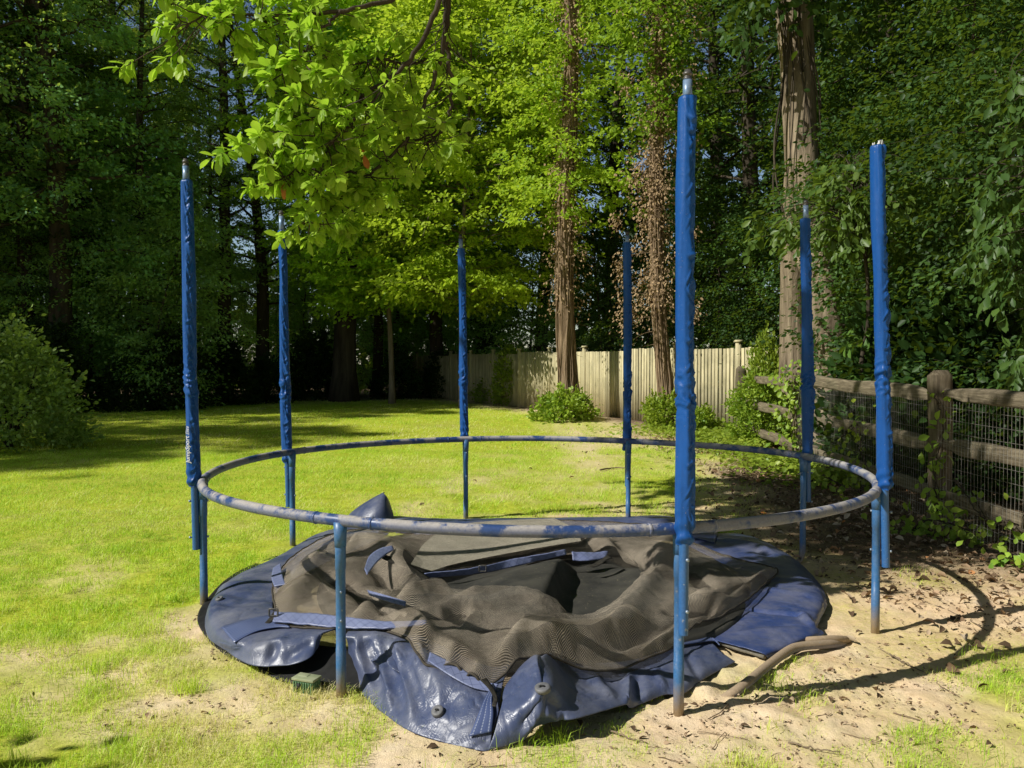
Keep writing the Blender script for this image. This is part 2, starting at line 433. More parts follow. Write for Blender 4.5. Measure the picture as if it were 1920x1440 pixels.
# ================================================================ grass blades
def blades(pos, h, wdt, lean, az, c, segs=2):
    n = len(pos)
    d = np.stack([np.cos(az), np.sin(az), np.zeros(n)], 1)
    s = np.stack([-np.sin(az + 0.6), np.cos(az + 0.6), np.zeros(n)], 1) * wdt[:, None]
    up = np.array([0, 0, 1.0])
    if segs == 2:
        m = pos + up * (h * 0.6)[:, None] + d * (h * lean * 0.3)[:, None]
        t = pos + up * (h * np.clip(1 - lean * .35, .3, 1))[:, None] + d * (h * lean)[:, None]
        V = np.stack([pos - s, pos + s, m + s * .75, m - s * .75, t], 1)
        k = np.arange(n)[:, None] * 5
        return V.reshape(-1, 3), k + np.array([[0, 1, 2, 3]]), k + np.array([[3, 2, 4]]), np.repeat(c, 5)
    t = pos + up * h[:, None] + d * (h * lean)[:, None]
    V = np.stack([pos - s, pos + s, t], 1); k = np.arange(n)[:, None] * 3
    return V.reshape(-1, 3), np.zeros((0, 4), int), k + np.array([[0, 1, 2]]), np.repeat(c, 3)
GV, G4, G3, GC = [], [], [], []; gn = 0
def add_blades(y0, y1, n, hm, wm, segs, tuft):
    global gn
    y = np.sqrt(rng.uniform(y0 * y0, y1 * y1, n)); x = rng.uniform(-1, 1, n) * (0.66 * y + 1.0)
    d = density(x, y)
    cl = fbm(x * 3.3, y * 3.3, 3, 91, .6)                  # clumps
    keep = rng.uniform(0, 1, n) < np.clip(d * 1.25 - .12, 0, 1) * np.clip(1 + tuft * cl * (1.6 - d), 0.02, 2)
    inside = ((x - CX) ** 2 + (y - CY) ** 2 < 1.9 ** 2)
    keep &= ~inside
    x, y, d, cl = x[keep], y[keep], d[keep], cl[keep]; n = len(x)
    h = hm * rng.uniform(0.45, 1.25, n) * np.clip(.85 + .5 * cl, .5, 1.6)
    lean = np.abs(rng.normal(0.75, 0.55, n))
    c = np.clip(rng.normal(0.5, 0.24, n) + 0.30 * fbm(x * .5, y * .5, 3, 8) + .22 * fbm(x * 2.5, y * 2.5, 3, 18) + np.clip(1 - d, 0, 1) * .30, 0, 1)
    V, a, b3, cc = blades(np.stack([x, y, ground_z(x, y) - .006 + rng.uniform(0, .006, n)], 1), h, wm * rng.uniform(.6, 1.3, n), lean, rng.uniform(0, 6.28, n), c, segs)
    GV.append(V); G4.append(a + gn); G3.append(b3 + gn); GC.append(cc); gn += len(V)
add_blades(2.3, 4.6, 210000, 0.038, 0.0013, 2, 1.0)
add_blades(4.6, 8.0, 240000, 0.036, 0.0016, 2, .5)
add_blades(8.0, 14.0, 200000, 0.042, 0.003, 1, .3)
add_blades(14.0, 34.0, 170000, 0.05, 0.007, 1, .3)
def m_grass():
    b = NB('grass blades')
    at_ = b.n('Attribute', attribute_name='Col')
    c = b.ramp(at_.outputs['Fac'], [(0.0, (0.29, 0.54, 0.04)), (0.5, (0.62, 0.86, 0.08)), (0.85, (0.86, 0.88, 0.26)), (1.0, (0.90, 0.80, 0.45))])
    p = b.principled(c, 0.5, 0.3)
    t = b.n('BsdfTranslucent'); b.l(b.mix(.4, c, (0.75, 0.88, 0.04)), t.inputs[0])
    mx = b.n('MixShader'); mx.inputs[0].default_value = 0.42
    b.l(p, mx.inputs[1]); b.l(t.outputs[0], mx.inputs[2])
    return b.done(mx.outputs[0])
# dry clippings and straw lying on the soil, and single tufts that hold on in the worn part
n = 26000; y = np.sqrt(rng.uniform(2.4 ** 2, 8 ** 2, n)); x = rng.uniform(-1, 1, n) * (.66 * y + .6)
d = density(x, y); kp = (rng.uniform(0, 1, n) < np.where(d < .5, .45, .1)) & ((x - CX) ** 2 + (y - CY) ** 2 > 2.0 ** 2); x, y = x[kp], y[kp]; n = len(x)
L = rng.uniform(.012, .05, n); a_ = rng.uniform(0, 6.28, n); p_ = np.stack([x, y, ground_z(x, y) + .008], 1)
V, a, b3, cc = blades(p_, L * .15, np.full(n, .0012), np.full(n, 6.0), a_, rng.uniform(.82, 1, n), 1)
GV.append(V); G4.append(a + gn); G3.append(b3 + gn); GC.append(cc); gn += len(V)
nt_ = 420; ty = np.sqrt(rng.uniform(2.5 ** 2, 6.5 ** 2, nt_)); tx = rng.uniform(-1, 1, nt_) * (.66 * ty + .3)
td = density(tx, ty); kp = (rng.uniform(0, 1, nt_) < np.clip(.12 + td * 2.2, 0, .9)) & ((tx - CX) ** 2 + (ty - CY) ** 2 > 2.3 ** 2) & ((tx < 1.6) | (ty < 3.9)); tx, ty = tx[kp], ty[kp]
m = rng.integers(18, 90, len(tx)); sp_r = rng.uniform(.02, .09, len(tx))
x = np.repeat(tx, m) + rng.normal(0, 1, m.sum()) * np.repeat(sp_r, m); y = np.repeat(ty, m) + rng.normal(0, 1, m.sum()) * np.repeat(sp_r, m); n = len(x)
V, a, b3, cc = blades(np.stack([x, y, ground_z(x, y)], 1), rng.uniform(.03, .095, n), rng.uniform(.001, .002, n), np.abs(rng.normal(.6, .4, n)), rng.uniform(0, 6.28, n), np.clip(np.repeat(rng.uniform(.2, .8, len(tx)), m) + rng.normal(0, .12, n), 0, 1), 2)
GV.append(V); G4.append(a + gn); G3.append(b3 + gn); GC.append(cc); gn += len(V)
gc = np.concatenate(GC)
gr = mk('grass', np.concatenate(GV), [np.concatenate(G4), np.concatenate(G3)], m_grass(), col=np.stack([gc] * 3, 1), smooth=False)
tag(gr, 'short bright green grass thinning to tufts on the bare soil', 'grass', kind='stuff')
# ================================================================ trampoline frame
M_RIM = m_paint('dusty steel rim', (0.035, 0.075, 0.22), (0.42, 0.39, 0.37), 1.0, 0.38, ramp=(0.44, 0.53), scale=6)
M_LEG = m_paint('blue enamel steel', (0.045, 0.155, 0.36), (0.34, 0.34, 0.34), 0.45, 0.36, zdirt=0.2, ramp=(0.45, 0.7), scale=14)
M_POLE = m_paint('blue enamel pole', (0.035, 0.135, 0.36), (0.34, 0.34, 0.34), 0.3, 0.33, ramp=(0.5, 0.75), scale=16)
M_TIP = m_plain('worn galvanised steel', (0.16, 0.24, 0.36), (0.38, 0.44, 0.52), 30, 0.35, 0.5, 0.15, metal=0.4)
M_TIPB = m_plain('faded blue steel', (0.10, 0.20, 0.36), (0.30, 0.38, 0.50), 30, 0.35, 0.5, 0.15, metal=0.2)
M_DARKSTEEL = m_plain('dull dark steel', (0.05, 0.05, 0.05), (0.16, 0.15, 0.14), 40, 0.45, 0.5, 0.2, metal=0.5)
M_SLEEVE = m_vinyl('blue vinyl sleeve', (0.012, 0.084, 0.32), (0.15, 0.22, 0.38), 0.3, 0.36, 5, .22)
M_WHITE = m_plain('white print', (0.7, 0.7, 0.7), (0.8, 0.8, 0.8), 30, 0.6)
TR = empty('trampoline', (CX, CY, 0), 'round steel trampoline frame with seven blue padded poles standing over its own collapsed pad', 'trampoline')
LEGS = 'ABCDEFGH'
dA = dict(zip(LEGS, [-.009, .025, -.024, .039, -.019, .002, -.04, .026]))
ANG = {k: 3.448 - i * math.pi / 4 + dA[k] for i, k in enumerate(LEGS)}
th = np.linspace(0, 2 * math.pi, 192, endpoint=False)
wob = 0.004 * np.sin(3 * th + 1) + 0.003 * np.sin(5 * th)
V, Fq = tube(np.stack([CX + R * np.cos(th), CY + R * np.sin(th), ZR + wob], 1), 0.0265, 18, closed=True)
mk('rim', V, Fq, M_RIM, TR)
for k in LEGS:
    for off in (0.16, -0.13):
        t = ANG[k] + off * 0.5 + np.linspace(-0.0035, 0.0035, 5)
        w_ = 0.004 * np.sin(3 * t + 1) + 0.003 * np.sin(5 * t)
        V, Fq = tube(np.stack([CX + R * np.cos(t), CY + R * np.sin(t), ZR + w_], 1), [0.0268, 0.0292, 0.0295, 0.0292, 0.0268], 18)
        mk('collar', V, Fq, M_RIM, TR)
def bolt(c, d, parent, L=0.045, r=0.007):
    d = np.asarray(d, float); d /= np.linalg.norm(d)
    c = np.asarray(c, float)
    V, Fq = tube([c - d * L, c + d * L * .8, c + d * L * .8, c + d * L], [r * .6, r * .6, r * 1.25, r * 1.2], 8)
    V2, F2 = tube([c - d * L * 1.05, c - d * L * .86], [r * 1.2, r * 1.2], 6)
    mk('bolt', *join((V, Fq), (V2, F2)), M_TIP, parent)
def sleeve_mesh(p0, p1, rb, rt, seed, n=300, m=60, bulge=0.0):
    p0 = np.asarray(p0); p1 = np.asarray(p1)
    L = np.linalg.norm(p1 - p0)
    u = np.linspace(0, 1, n); T = np.arange(m) * 2 * math.pi / m
    U, TH = np.meshgrid(u, T, indexing='ij')
    Z = U * L
    r = rb + (rt - rb) * U ** 1.3
    TH2 = (TH + math.pi) % (2 * math.pi) - math.pi
    # seam face: vinyl laced down one side puckers in short cross wrinkles
    seam = np.exp(-((np.angle(np.exp(1j * (TH - (-0.80 + .25 * np.sin(Z * 1.3 + seed)))))) / 0.62) ** 2)
    cw = np.sin(Z * 58 + 2.2 * vnoise(Z * 6, Z * 0, seed) * 2 + TH * 1.6)
    r = r + seam * (0.0046 * cw * np.clip(.5 + vnoise(Z * 5, 0 * Z, seed + 2), 0, 1.2) + 0.0075 * fbm(Z * 19 + TH * 2, TH * 1.3, 3, seed) - 0.010 * np.exp(-np.abs(vnoise(Z * 13 + TH * 3.0, TH * .9, seed + 31)) / .10))
    rp = np.random.default_rng(int(seed)); zc = np.cumsum(rp.uniform(.045, .11, 40)); zc = zc[zc < L - .05]
    for zq in zc:
        tq = -1.0 + rp.normal(0, .16); ln = rp.uniform(.25, .6); sl = rp.normal(.018, .02); am = rp.uniform(.004, .0095)
        dz = Z - zq - sl * (TH2 - tq) / .4 - .012 * ((TH2 - tq) / .5) ** 2
        r = r + am * np.exp(-((TH2 - tq) / ln) ** 2) * (np.exp(-(dz / .009) ** 2) - 1.1 * np.exp(-((dz + .016) / .010) ** 2))
    # joint between upper and lower foam: band of tight rings and a pinch
    zj = 0.62 + 0.05 * math.sin(seed)
    band = np.exp(-((Z - zj) / 0.085) ** 2)
    r = r - 0.004 * np.exp(-((Z - zj) / 0.02) ** 2) + band * 0.012 * (1 - 2 * np.abs(vnoise(Z * 34 + 0.9 * np.sin(TH + seed), np.cos(TH) * 1.1 + np.sin(TH), seed + 5)))
    # soft lengthwise dents and twist folds
    r = r + 0.0055 * fbm(Z * 1.9, np.cos(TH) * 1.3 + 5, 2, seed + 9) + 0.0032 * vnoise(Z * 3 + np.sin(TH), np.sin(TH) * 1.5, seed + 13)
    tw = vnoise(Z * 4 + TH * 0.9, TH * .3, seed + 21)
    r = r + 0.005 * np.clip(tw, 0.15, 1) * np.exp(-((Z - L + .12) / .22) ** 2)
    low = np.exp(-(Z / 0.09) ** 2)
    r = r + low * 0.007 * np.sin(Z * 95 + 2 * np.sin(TH)) - 0.010 * np.exp(-(Z / 0.03) ** 2)
    top = np.exp(-((Z - L) / 0.012) ** 2)
    r = r - np.exp(-((Z - L) / 0.006) ** 2) * 0.005
    # foam has a flat back
    r = r * (1 - 0.05 * np.cos(2 * (TH - 0.6)))
    ax = p0 + (p1 - p0) * U[..., None]
    sway = 0.004 * np.sin(U * 5 + seed)[..., None] * np.array([1, 0.3, 0])
    G = ax + sway + r[..., None] * np.stack([np.cos(TH), np.sin(TH), 0 * TH], -1)
    V = G.reshape(-1, 3); Fq = gridF(n, m, False, True)
    # annular end caps folding in to the pole
    ring = G[-1] * 0.35 + p1 * 0.65 - np.array([0, 0, .004]); ring0 = G[0] * .5 + p0 * .5 + np.array([0, 0, .01])
    k = len(V); V = np.concatenate([V, ring, ring0])
    j = np.arange(m); j2 = (j + 1) % m; e = (n - 1) * m
    Fq = np.concatenate([Fq, np.stack([e + j, e + j2, k + j2, k + j], 1), np.stack([j2, j, k + m + j, k + m + j2], 1)])
    return V, Fq
#            pole px at y bottom, sleeve-top px, tip y, sleeve-bottom y, pole-bottom y
POLE = dict(A=((368, 1030), (349, 338), 298, 912), B=((541, 950), (528, 432), 395, 868), C=((873, 900), (864, 466), 440, 822), D=((1176, 912), (1176, 455), 433, 845),
            E=((1515, 940), (1511, 410), 375, 868), F=((1661, 1063), (1647, 273), 268, 918), G=((1281, 1190), (1289, 181), 131, 1022))
for i, k in enumerate(LEGS):
    a = ANG[k]; ca, sa = math.cos(a), math.sin(a)
    top = np.array([CX + R * ca, CY + R * sa, ZR - 0.012])
    gz = float(ground_z(top[0], top[1]))
    if k == 'E':      # this foot bends over into the base tube that runs under the pad
        q = gp(1468, 1068, 0.02)
        path = [top, [top[0], top[1], .5], [top[0], top[1], gz + .16], [top[0], top[1], gz + .10]]
        d = np.array([q[0] - top[0], q[1] - top[1], 0]); d /= np.linalg.norm(d)
        for t in np.linspace(0, math.pi / 2, 9)[1:]:
            path.append(np.array([top[0], top[1], gz + .10]) + d * .085 * (1 - math.cos(t)) + np.array([0, 0, -.085 * math.sin(t)]))
        path.append(path[-1] + d * 0.5)
        rr = [0.0225] * len(path)
    else:
        path = [top, [top[0], top[1], .57], [top[0], top[1], .568], [top[0], top[1], .21], [top[0], top[1], .209], [top[0], top[1], gz - .06]]
        rr = [.0245, .0245, .0222, .0222, .0232, .0232]
    V, Fq = tube(np.array(path, float), rr, 16)
    lg = mk('leg', V, Fq, M_LEG, TR)
    # saddle joining leg to rim
    V, Fq = tube([top + [0, 0, .012], top - [0, 0, .05], top - [0, 0, .10]], [.031, .0285, .0262], 16)
    mk('leg_socket', V, Fq, M_LEG, lg)
    if k == 'H':
        for z in (.34, .47):
            bolt([top[0], top[1], z], [0.3, -1, 0], lg, .025, .005)
        continue
    (bx, by), (tx, ty), tipy, sby = POLE[k]
    base = top + np.array([ca, sa, 0]) * 0.052
    Yb = base[1]
    pb = at(bx, by, Yb); pt = at(tx, ty, Yb); tip = at(tx + 1, tipy, Yb)
    pb[1] = Yb
    dirv = (pt - pb) / np.linalg.norm(pt - pb)
    tip = pb + dirv * ((tip[2] - pb[2]) / dirv[2])
    sb = pb + dirv * ((at(tx, sby, Yb)[2] - pb[2]) / dirv[2])
    pts = [pb, pb + dirv * .002, sb, pt, tip - dirv * .045]
    if k == 'F': tip = pt - dirv * .02; pts = [pb, pb + dirv * .002, sb, pt - dirv * .06]
    if k != 'F': pts = pts[:3] + [pt - dirv * .02]
    V, Fq = tube(np.array(pts), 0.0215, 16)
    pole = mk('enclosure_pole', V, Fq, M_POLE, TR)
    if k != 'F':
        V, Fq = tube(np.array([pt - dirv * .03, tip - dirv * .04]), .0195, 14)
        mk('pole_tip', V, Fq, M_TIPB, pole)
        V, Fq = tube(np.array([tip - dirv * q for q in (.06, .045, .044, .034, .033, .024, .023, .012, .011, 0)]), [.017, .017, .0195, .0195, .016, .016, .0195, .0195, .015, .013], 14)
        mk('threaded_tip', V, Fq, M_DARKSTEEL, pole)
    rb = 0.0425 if k in 'GF' else 0.041
    V, Fq = sleeve_mesh(sb, pt, rb, 0.034 if k != 'F' else .036, 3 + i * 7)
    mk('sleeve', V, Fq, M_SLEEVE, pole)
    if k == 'F':      # frayed white foam at the torn top
        rs = np.random.default_rng(4); P = []
        for q in range(16):
            aa = rs.uniform(0, 6.28); rr_ = rs.uniform(.008, .03)
            c0 = pt + np.array([math.cos(aa) * rr_, math.sin(aa) * rr_, -.01])
            P.append(tube([c0, c0 + [rs.normal(0, .006), rs.normal(0, .006), rs.uniform(.018, .04)]], [.006, .002], 5))
        mk('foam', *join(*P), m_plain('torn white foam', (.5, .5, .48), (.7, .7, .68), 50), pole)
    for z in (0.44, 0.66):
        mid = (np.array([base[0], base[1], z]) + np.array([top[0], top[1], z])) / 2
        bolt(mid, [ca, sa, 0], pole, 0.055, .006)
    if k == 'A':
        # white lettering running up the sleeve
        rows = []
        z0 = at(358, 866, Yb)[2]
        x_ = 0
        for txt, size, sh in (('JumpSport', .046, 0.12), ('Elite', .036, 0.35)):
            cu = bpy.data.curves.new('lettering', 'FONT'); cu.body = txt; cu.size = size; cu.shear = sh
            cu.offset = .0006 if sh < .2 else 0; cu.resolution_u = 4
            to = bpy.data.objects.new('lettering', cu); COL.objects.link(to)
            dg = bpy.context.evaluated_depsgraph_get()
            me = bpy.data.meshes.new_from_object(to.evaluated_get(dg))
            v = np.array([q.co[:] for q in me.vertices]); fs = [list(p.vertices) for p in me.polygons]
            bpy.data.objects.remove(to); bpy.data.meshes.remove(me)
            wdt = v[:, 0].max(); v[:, 0] += x_
            x_ += wdt + .006
            rows.append((v, fs))
        th0 = math.radians(247)       # direction on the sleeve that faces the camera's left
        allv, f3 = [], []; off = 0
        for v, fs in rows:
            s = 0.225 / x_
            aa = th0 - (-(v[:, 1] - .016)) * 0 - (v[:, 1] - .016) * s / 0.044 * 1.0
            ax = pb + dirv * ((z0 + v[:, 0] * s - pb[2]) / dirv[2])[:, None]
            rr_ = 0.0505
            allv.append(ax + rr_ * np.stack([np.cos(aa), np.sin(aa), 0 * aa], 1))
            for f in fs:
                for q in range(1, len(f) - 1): f3.append([off + f[0], off + f[q], off + f[q + 1]])
            off += len(v)
        mk('lettering', np.concatenate(allv), np.array(f3), M_WHITE, pole, smooth=False)
# the loose base tube half buried in the soil
pth = catmull([gp(1325, 1332, -.07), gp(1385, 1292, .018), gp(1440, 1248, .035), gp(1478, 1220, .045), gp(1500, 1212, .045), gp(1535, 1209, .035), gp(1570, 1207, .012), gp(1612, 1209, -.08)], 40)
V, Fq = tube(pth, 0.0225, 16)
bt = mk('bent_tube', V, Fq, m_paint('soil caked tube', (0.05, 0.13, 0.28), (0.40, 0.30, 0.20), 1.6, 0.7, ramp=(0.12, 0.3), scale=8))
tag(bt, 'bent steel tube caked in tan soil beside the front right pole', 'tube')
pth = catmull([gp(1490, 1203, .03), gp(1530, 1199, .045), gp(1580, 1198, .03), gp(1618, 1206, -.07)], 24)
V, Fq = tube(pth, 0.018, 12)
rt = mk('tree_root', V, Fq, m_bark('soil covered root', (.30, .22, .14), (.45, .34, .23), 9, (1, 1, 1), .01))
tag(rt, 'short soil covered root lying just behind the bent tube', 'root')
# ================================================================ collapsed pad, mat and netting
def loft(rows, ns, nt, closed=False, world=False):
    R_ = []
    n0 = max(len(r) for r in rows)
    for r in rows:
        P = np.array([p if world else gp(*p) for p in r], float)
        C = catmull(P, len(P) * 16, closed)
        if not closed: C = resample(C, ns)
        else:
            C = resample(np.concatenate([C, C[:1]]), ns + 1)[:-1]
        R_.append(C)
    R_ = np.array(R_)                                   # (rows, ns, 3)
    G = np.stack([resample_u(R_[:, i], nt) for i in range(ns)], 0)
    return G
def loft_c(rows, ns, nt):
    """closed rows with matching control points: keep control points aligned"""
    R_ = np.array([catmull(np.array([gp(*p) for p in r]), ns, True) for r in rows])
    return np.stack([resample_u(R_[:, i], nt) for i in range(ns)], 0)
def loft_o(rows, ns, nt):
    R_ = np.array([catmull(np.array([gp(*p) for p in r]), ns) for r in rows])
    return np.stack([resample_u(R_[:, i], nt) for i in range(ns)], 0)
def resample_u(P, n):
    return resample(catmull(P, 40), n)
def lap(P, cs):
    L = np.zeros_like(P)
    if cs: L += np.roll(P, 1, 0) + np.roll(P, -1, 0) - 2 * P
    else: L[1:-1] += P[2:] + P[:-2] - 2 * P[1:-1]
    L[:, 1:-1] += P[:, 2:] + P[:, :-2] - 2 * P[:, 1:-1]
    return L
def crumple(G, ss, st, iters=130, bend=0.04, attach=0.01, edge=0.25, closed=False, seed=1, amp=0.012, nsc=(9, 9), drop=0.02, zmin=0.012, grav=0.0, ew=4):
    """settle an oversized sheet onto the lofted shape G: lengths want to be ss/st times longer than they are, so it buckles into folds"""
    n, m = G.shape[:2]
    P0 = G.copy(); P = G.copy()
    nr = grid_normals(G)
    i_, j_ = np.meshgrid(np.arange(n), np.arange(m), indexing='ij')
    per = n if closed else 1e9
    x, y = G[..., 0], G[..., 1]
    P += nr * (amp * fbm(x * nsc[0], y * nsc[1], 3, seed, .6))[..., None]
    P[..., 2] += drop * 0
    def sets():
        if closed:
            yield (lambda A: (A, np.roll(A, -1, 0))), ss, 1.0, 's'
        else: yield (lambda A: (A[:-1], A[1:])), ss, 1.0, 's'
        yield (lambda A: (A[:, :-1], A[:, 1:])), st, 1.0, 't'
        yield (lambda A: (A[:-1, :-1], A[1:, 1:])), (ss + st) / 2, 0.35, 'd'
        yield (lambda A: (A[:-1, 1:], A[1:, :-1])), (ss + st) / 2, 0.35, 'd'
    rest = []
    for f, k, wgt, ty in sets():
        a, b_ = f(P0); rest.append(np.linalg.norm(b_ - a, axis=-1) * k)
    att = np.full((n, m), attach)
    e = np.minimum(j_, m - 1 - j_)
    if not closed: e = np.minimum(e, np.minimum(i_, n - 1 - i_))
    att = att + edge * np.exp(-(e / ew) ** 2)
    att = att[..., None]
    floor = np.minimum(P0[..., 2] - drop, 9)
    floor = np.maximum(floor, zmin + tilt_z(P0[..., 0], P0[..., 1]))
    for it in range(iters):
        acc = np.zeros_like(P)
        for (f, k, wgt, ty), r0 in zip(sets(), rest):
            a, b_ = f(P)
            d = b_ - a; L = np.linalg.norm(d, axis=-1)
            c = (d * ((L - r0) / (L + 1e-9) * 0.5 * wgt)[..., None])
            if ty == 's' and closed:
                acc += c; acc -= np.roll(c, 1, 0)
            elif ty == 's': acc[:-1] += c; acc[1:] -= c
            elif ty == 't': acc[:, :-1] += c; acc[:, 1:] -= c
            elif f is None: pass
            else:
                if r0.shape[0] == n - 1 and np.shares_memory(a, P) and a.__array_interface__['data'][0] == P.__array_interface__['data'][0]:
                    acc[:-1, :-1] += c; acc[1:, 1:] -= c
                else: acc[:-1, 1:] += c; acc[1:, :-1] -= c
        P = P + acc * 0.42
        L1 = lap(P, closed); P = P - bend * lap(L1, closed) * 0.25
        P = P + att * (P0 - P)
        P[..., 2] -= grav
        P[..., 2] = np.maximum(P[..., 2], floor)
    return P
def fold(G, pts, h, wl, wr=None, up=False, sharp=False):
    """raise (or sink) a fold along a line lying on the surface; wl / wr are its widths on either side"""
    wr = wr or wl
    pr = []
    for p in pts:
        X_, Y_ = proj(G); i = np.unravel_index(np.argmin((X_ - p[0]) ** 2 + (Y_ - p[1]) ** 2), X_.shape); pr.append(G[i])
    C = catmull(np.array(pr), 40); q = G.reshape(-1, 3)
    D = np.linalg.norm(q[:, None, :2] - C[None, :, :2], axis=2) + .35 * np.abs(q[:, None, 2] - C[None, :, 2])
    k = D.argmin(1); d = D[np.arange(len(q)), k]
    T = np.gradient(C[:, :2], axis=0)[k]; r = q[:, :2] - C[k, :2]
    side = T[:, 0] * r[:, 1] - T[:, 1] * r[:, 0] > 0          # left of the direction of travel
    w_ = np.where(side, wl, wr)
    pf = np.exp(-d / w_ * 1.3) if sharp else np.exp(-(d / w_) ** 2)
    u_ = k / 39.0
    pf = pf * np.clip(np.minimum(u_, 1 - u_) / .18 + .25, 0, 1) * h
    G = G.copy()
    if up: G[..., 2] += pf.reshape(G.shape[:2])
    else: G += grid_normals(G) * pf.reshape(G.shape[:2])[..., None]
    return G
def uvs(G, closed=False):
    a = np.linalg.norm(np.diff(G, axis=0), axis=-1).mean(1); s = np.concatenate([[0], np.cumsum(a)])
    b_ = np.linalg.norm(np.diff(G, axis=1), axis=-1).mean(0); t = np.concatenate([[0], np.cumsum(b_)])
    S, T = np.meshgrid(s, t, indexing='ij')
    return np.stack([S, T], -1).reshape(-1, 2)
def on_surf(G, px, py):
    X, Y = proj(G); d = (X - px) ** 2 + (Y - py) ** 2
    dist = G[..., 1]
    i = np.unravel_index(np.argmin(d + dist * 2), d.shape)
    return G[i], grid_normals(G)[i]
M_PAD = m_vinyl('navy vinyl pad', (0.060, 0.080, 0.165), (0.30, 0.30, 0.33), 0.55, 0.34, 5, .5, .22)
M_PADR = m_vinyl('brighter navy vinyl', (0.035, 0.062, 0.19), (0.28, 0.27, 0.29), 0.5, 0.36, 5, .5, .22)
M_BLACK = m_plain('black underside', (0.006, 0.006, 0.007), (0.02, 0.02, 0.02), 20, 0.6, 0.3, 0.2)
M_FOAM = m_plain('grey foam edge', (0.13, 0.12, 0.10), (0.24, 0.22, 0.18), 40, 0.9, 0.1, 0.4)
SUB = ('smooth', 'SUBSURF', dict(levels=1, render_levels=1))
def SOL(t): return ('thick', 'SOLIDIFY', dict(thickness=t, offset=-1))
PAD = empty('safety_pad', (CX, CY, 0), 'torn navy blue vinyl safety pad ring collapsed on the soil inside the frame', 'trampoline pad')
def creases(G, seed, a=.011):
    n = grid_normals(G); x, y = G[..., 0], G[..., 1]
    q = fbm(x * 5 + .35 * vnoise(x * 9, y * 9, seed + 4), y * 5, 3, seed + 1, .6)
    r1 = np.exp(-np.abs(q) / .05) * np.clip(vnoise(x * 2.2, y * 2.2, seed + 2) + .35, 0, 1)
    q2 = vnoise(x * 12 + y * 4, y * 10, seed + 6)
    return G + n * (-a * r1 + .002 * fbm(x * 9, y * 9, 3, seed + 3) - .003 * np.exp(-np.abs(q2) / .08) * np.clip(vnoise(x * 3, y * 3, seed + 8), 0, 1))[..., None]
FS = .8
def pad(name, rows, ns, nt, mat, label=None, thick=.006, folds=(), fs=.8, **k):
    G = loft_o(rows, ns, nt)
    for f in folds: G = fold(G, f[0], f[1] * fs, *f[2:])
    G = crumple(G, **k)
    G = creases(G, k['seed'])
    o = mk(name, G, gridF(ns, nt), mat, PAD, uv=uvs(G), mods=[SOL(thick), SUB])
    if label: o['label'] = label
    return G, o
# --- left part, hood end to front: outer hem, crest, top, inner
L_out = [(648,985,.03),(590,1003,.03),(522,1042,.035),(450,1075,.04),(408,1108,.05),(386,1150,.05),(388,1192,.04),(418,1217,.045),(464,1245,.06),(508,1249,.075),(560,1243,.10),(590,1225,.13),(602,1196,.16)]
L_crest = [(660,985,.06),(605,1004,.06),(535,1045,.075),(468,1076,.09),(425,1104,.10),(398,1140,.105),(415,1178,.11),(445,1203,.12),(490,1210,.13),(520,1213,.145),(560,1205,.17),(592,1195,.19),(608,1186,.20)]
L_mid = [(690,990,.08),(640,1008,.09),(565,1048,.09),(510,1078,.10),(470,1105,.115),(455,1135,.12),(462,1160,.13),(490,1178,.14),(520,1184,.15),(545,1188,.165),(572,1188,.185),(597,1186,.20),(616,1182,.205)]
L_in = [(730,1000,.07),(690,1020,.08),(610,1055,.09),(560,1080,.10),(525,1103,.11),(513,1128,.12),(515,1148,.13),(535,1160,.14),(555,1168,.15),(580,1175,.165),(600,1178,.18),(620,1178,.19),(640,1176,.19)]
padL, oL = pad('pad_section', [L_out, L_crest, L_mid, L_in], 260, 48, M_PAD, 'left navy section with a sewn hem and dull dusty top', folds=[
    ([(408, 1113), (440, 1113), (472, 1117), (512, 1110)], -.030, .014, .03, False, True), ([(415, 1128), (440, 1132), (462, 1120)], -.028, .02),
    ([(412, 1098), (450, 1095), (500, 1090)], .025, .05), ([(430, 1148), (470, 1142), (505, 1130)], .02, .05), ([(420, 1172), (455, 1160), (510, 1158)], -.012, .012),
    ([(470, 1225), (500, 1212), (540, 1200)], .030, .04), ([(500, 1238), (510, 1218), (512, 1205)], -.035, .02, .03), ([(530, 1236), (560, 1218), (590, 1200)], -.02, .03), ([(440, 1222), (452, 1210), (470, 1198)], -.02, .015)], ss=1.03, st=1.02, bend=.14, attach=.02, edge=.08, seed=31, amp=.012, nsc=(5, 5), drop=.04)
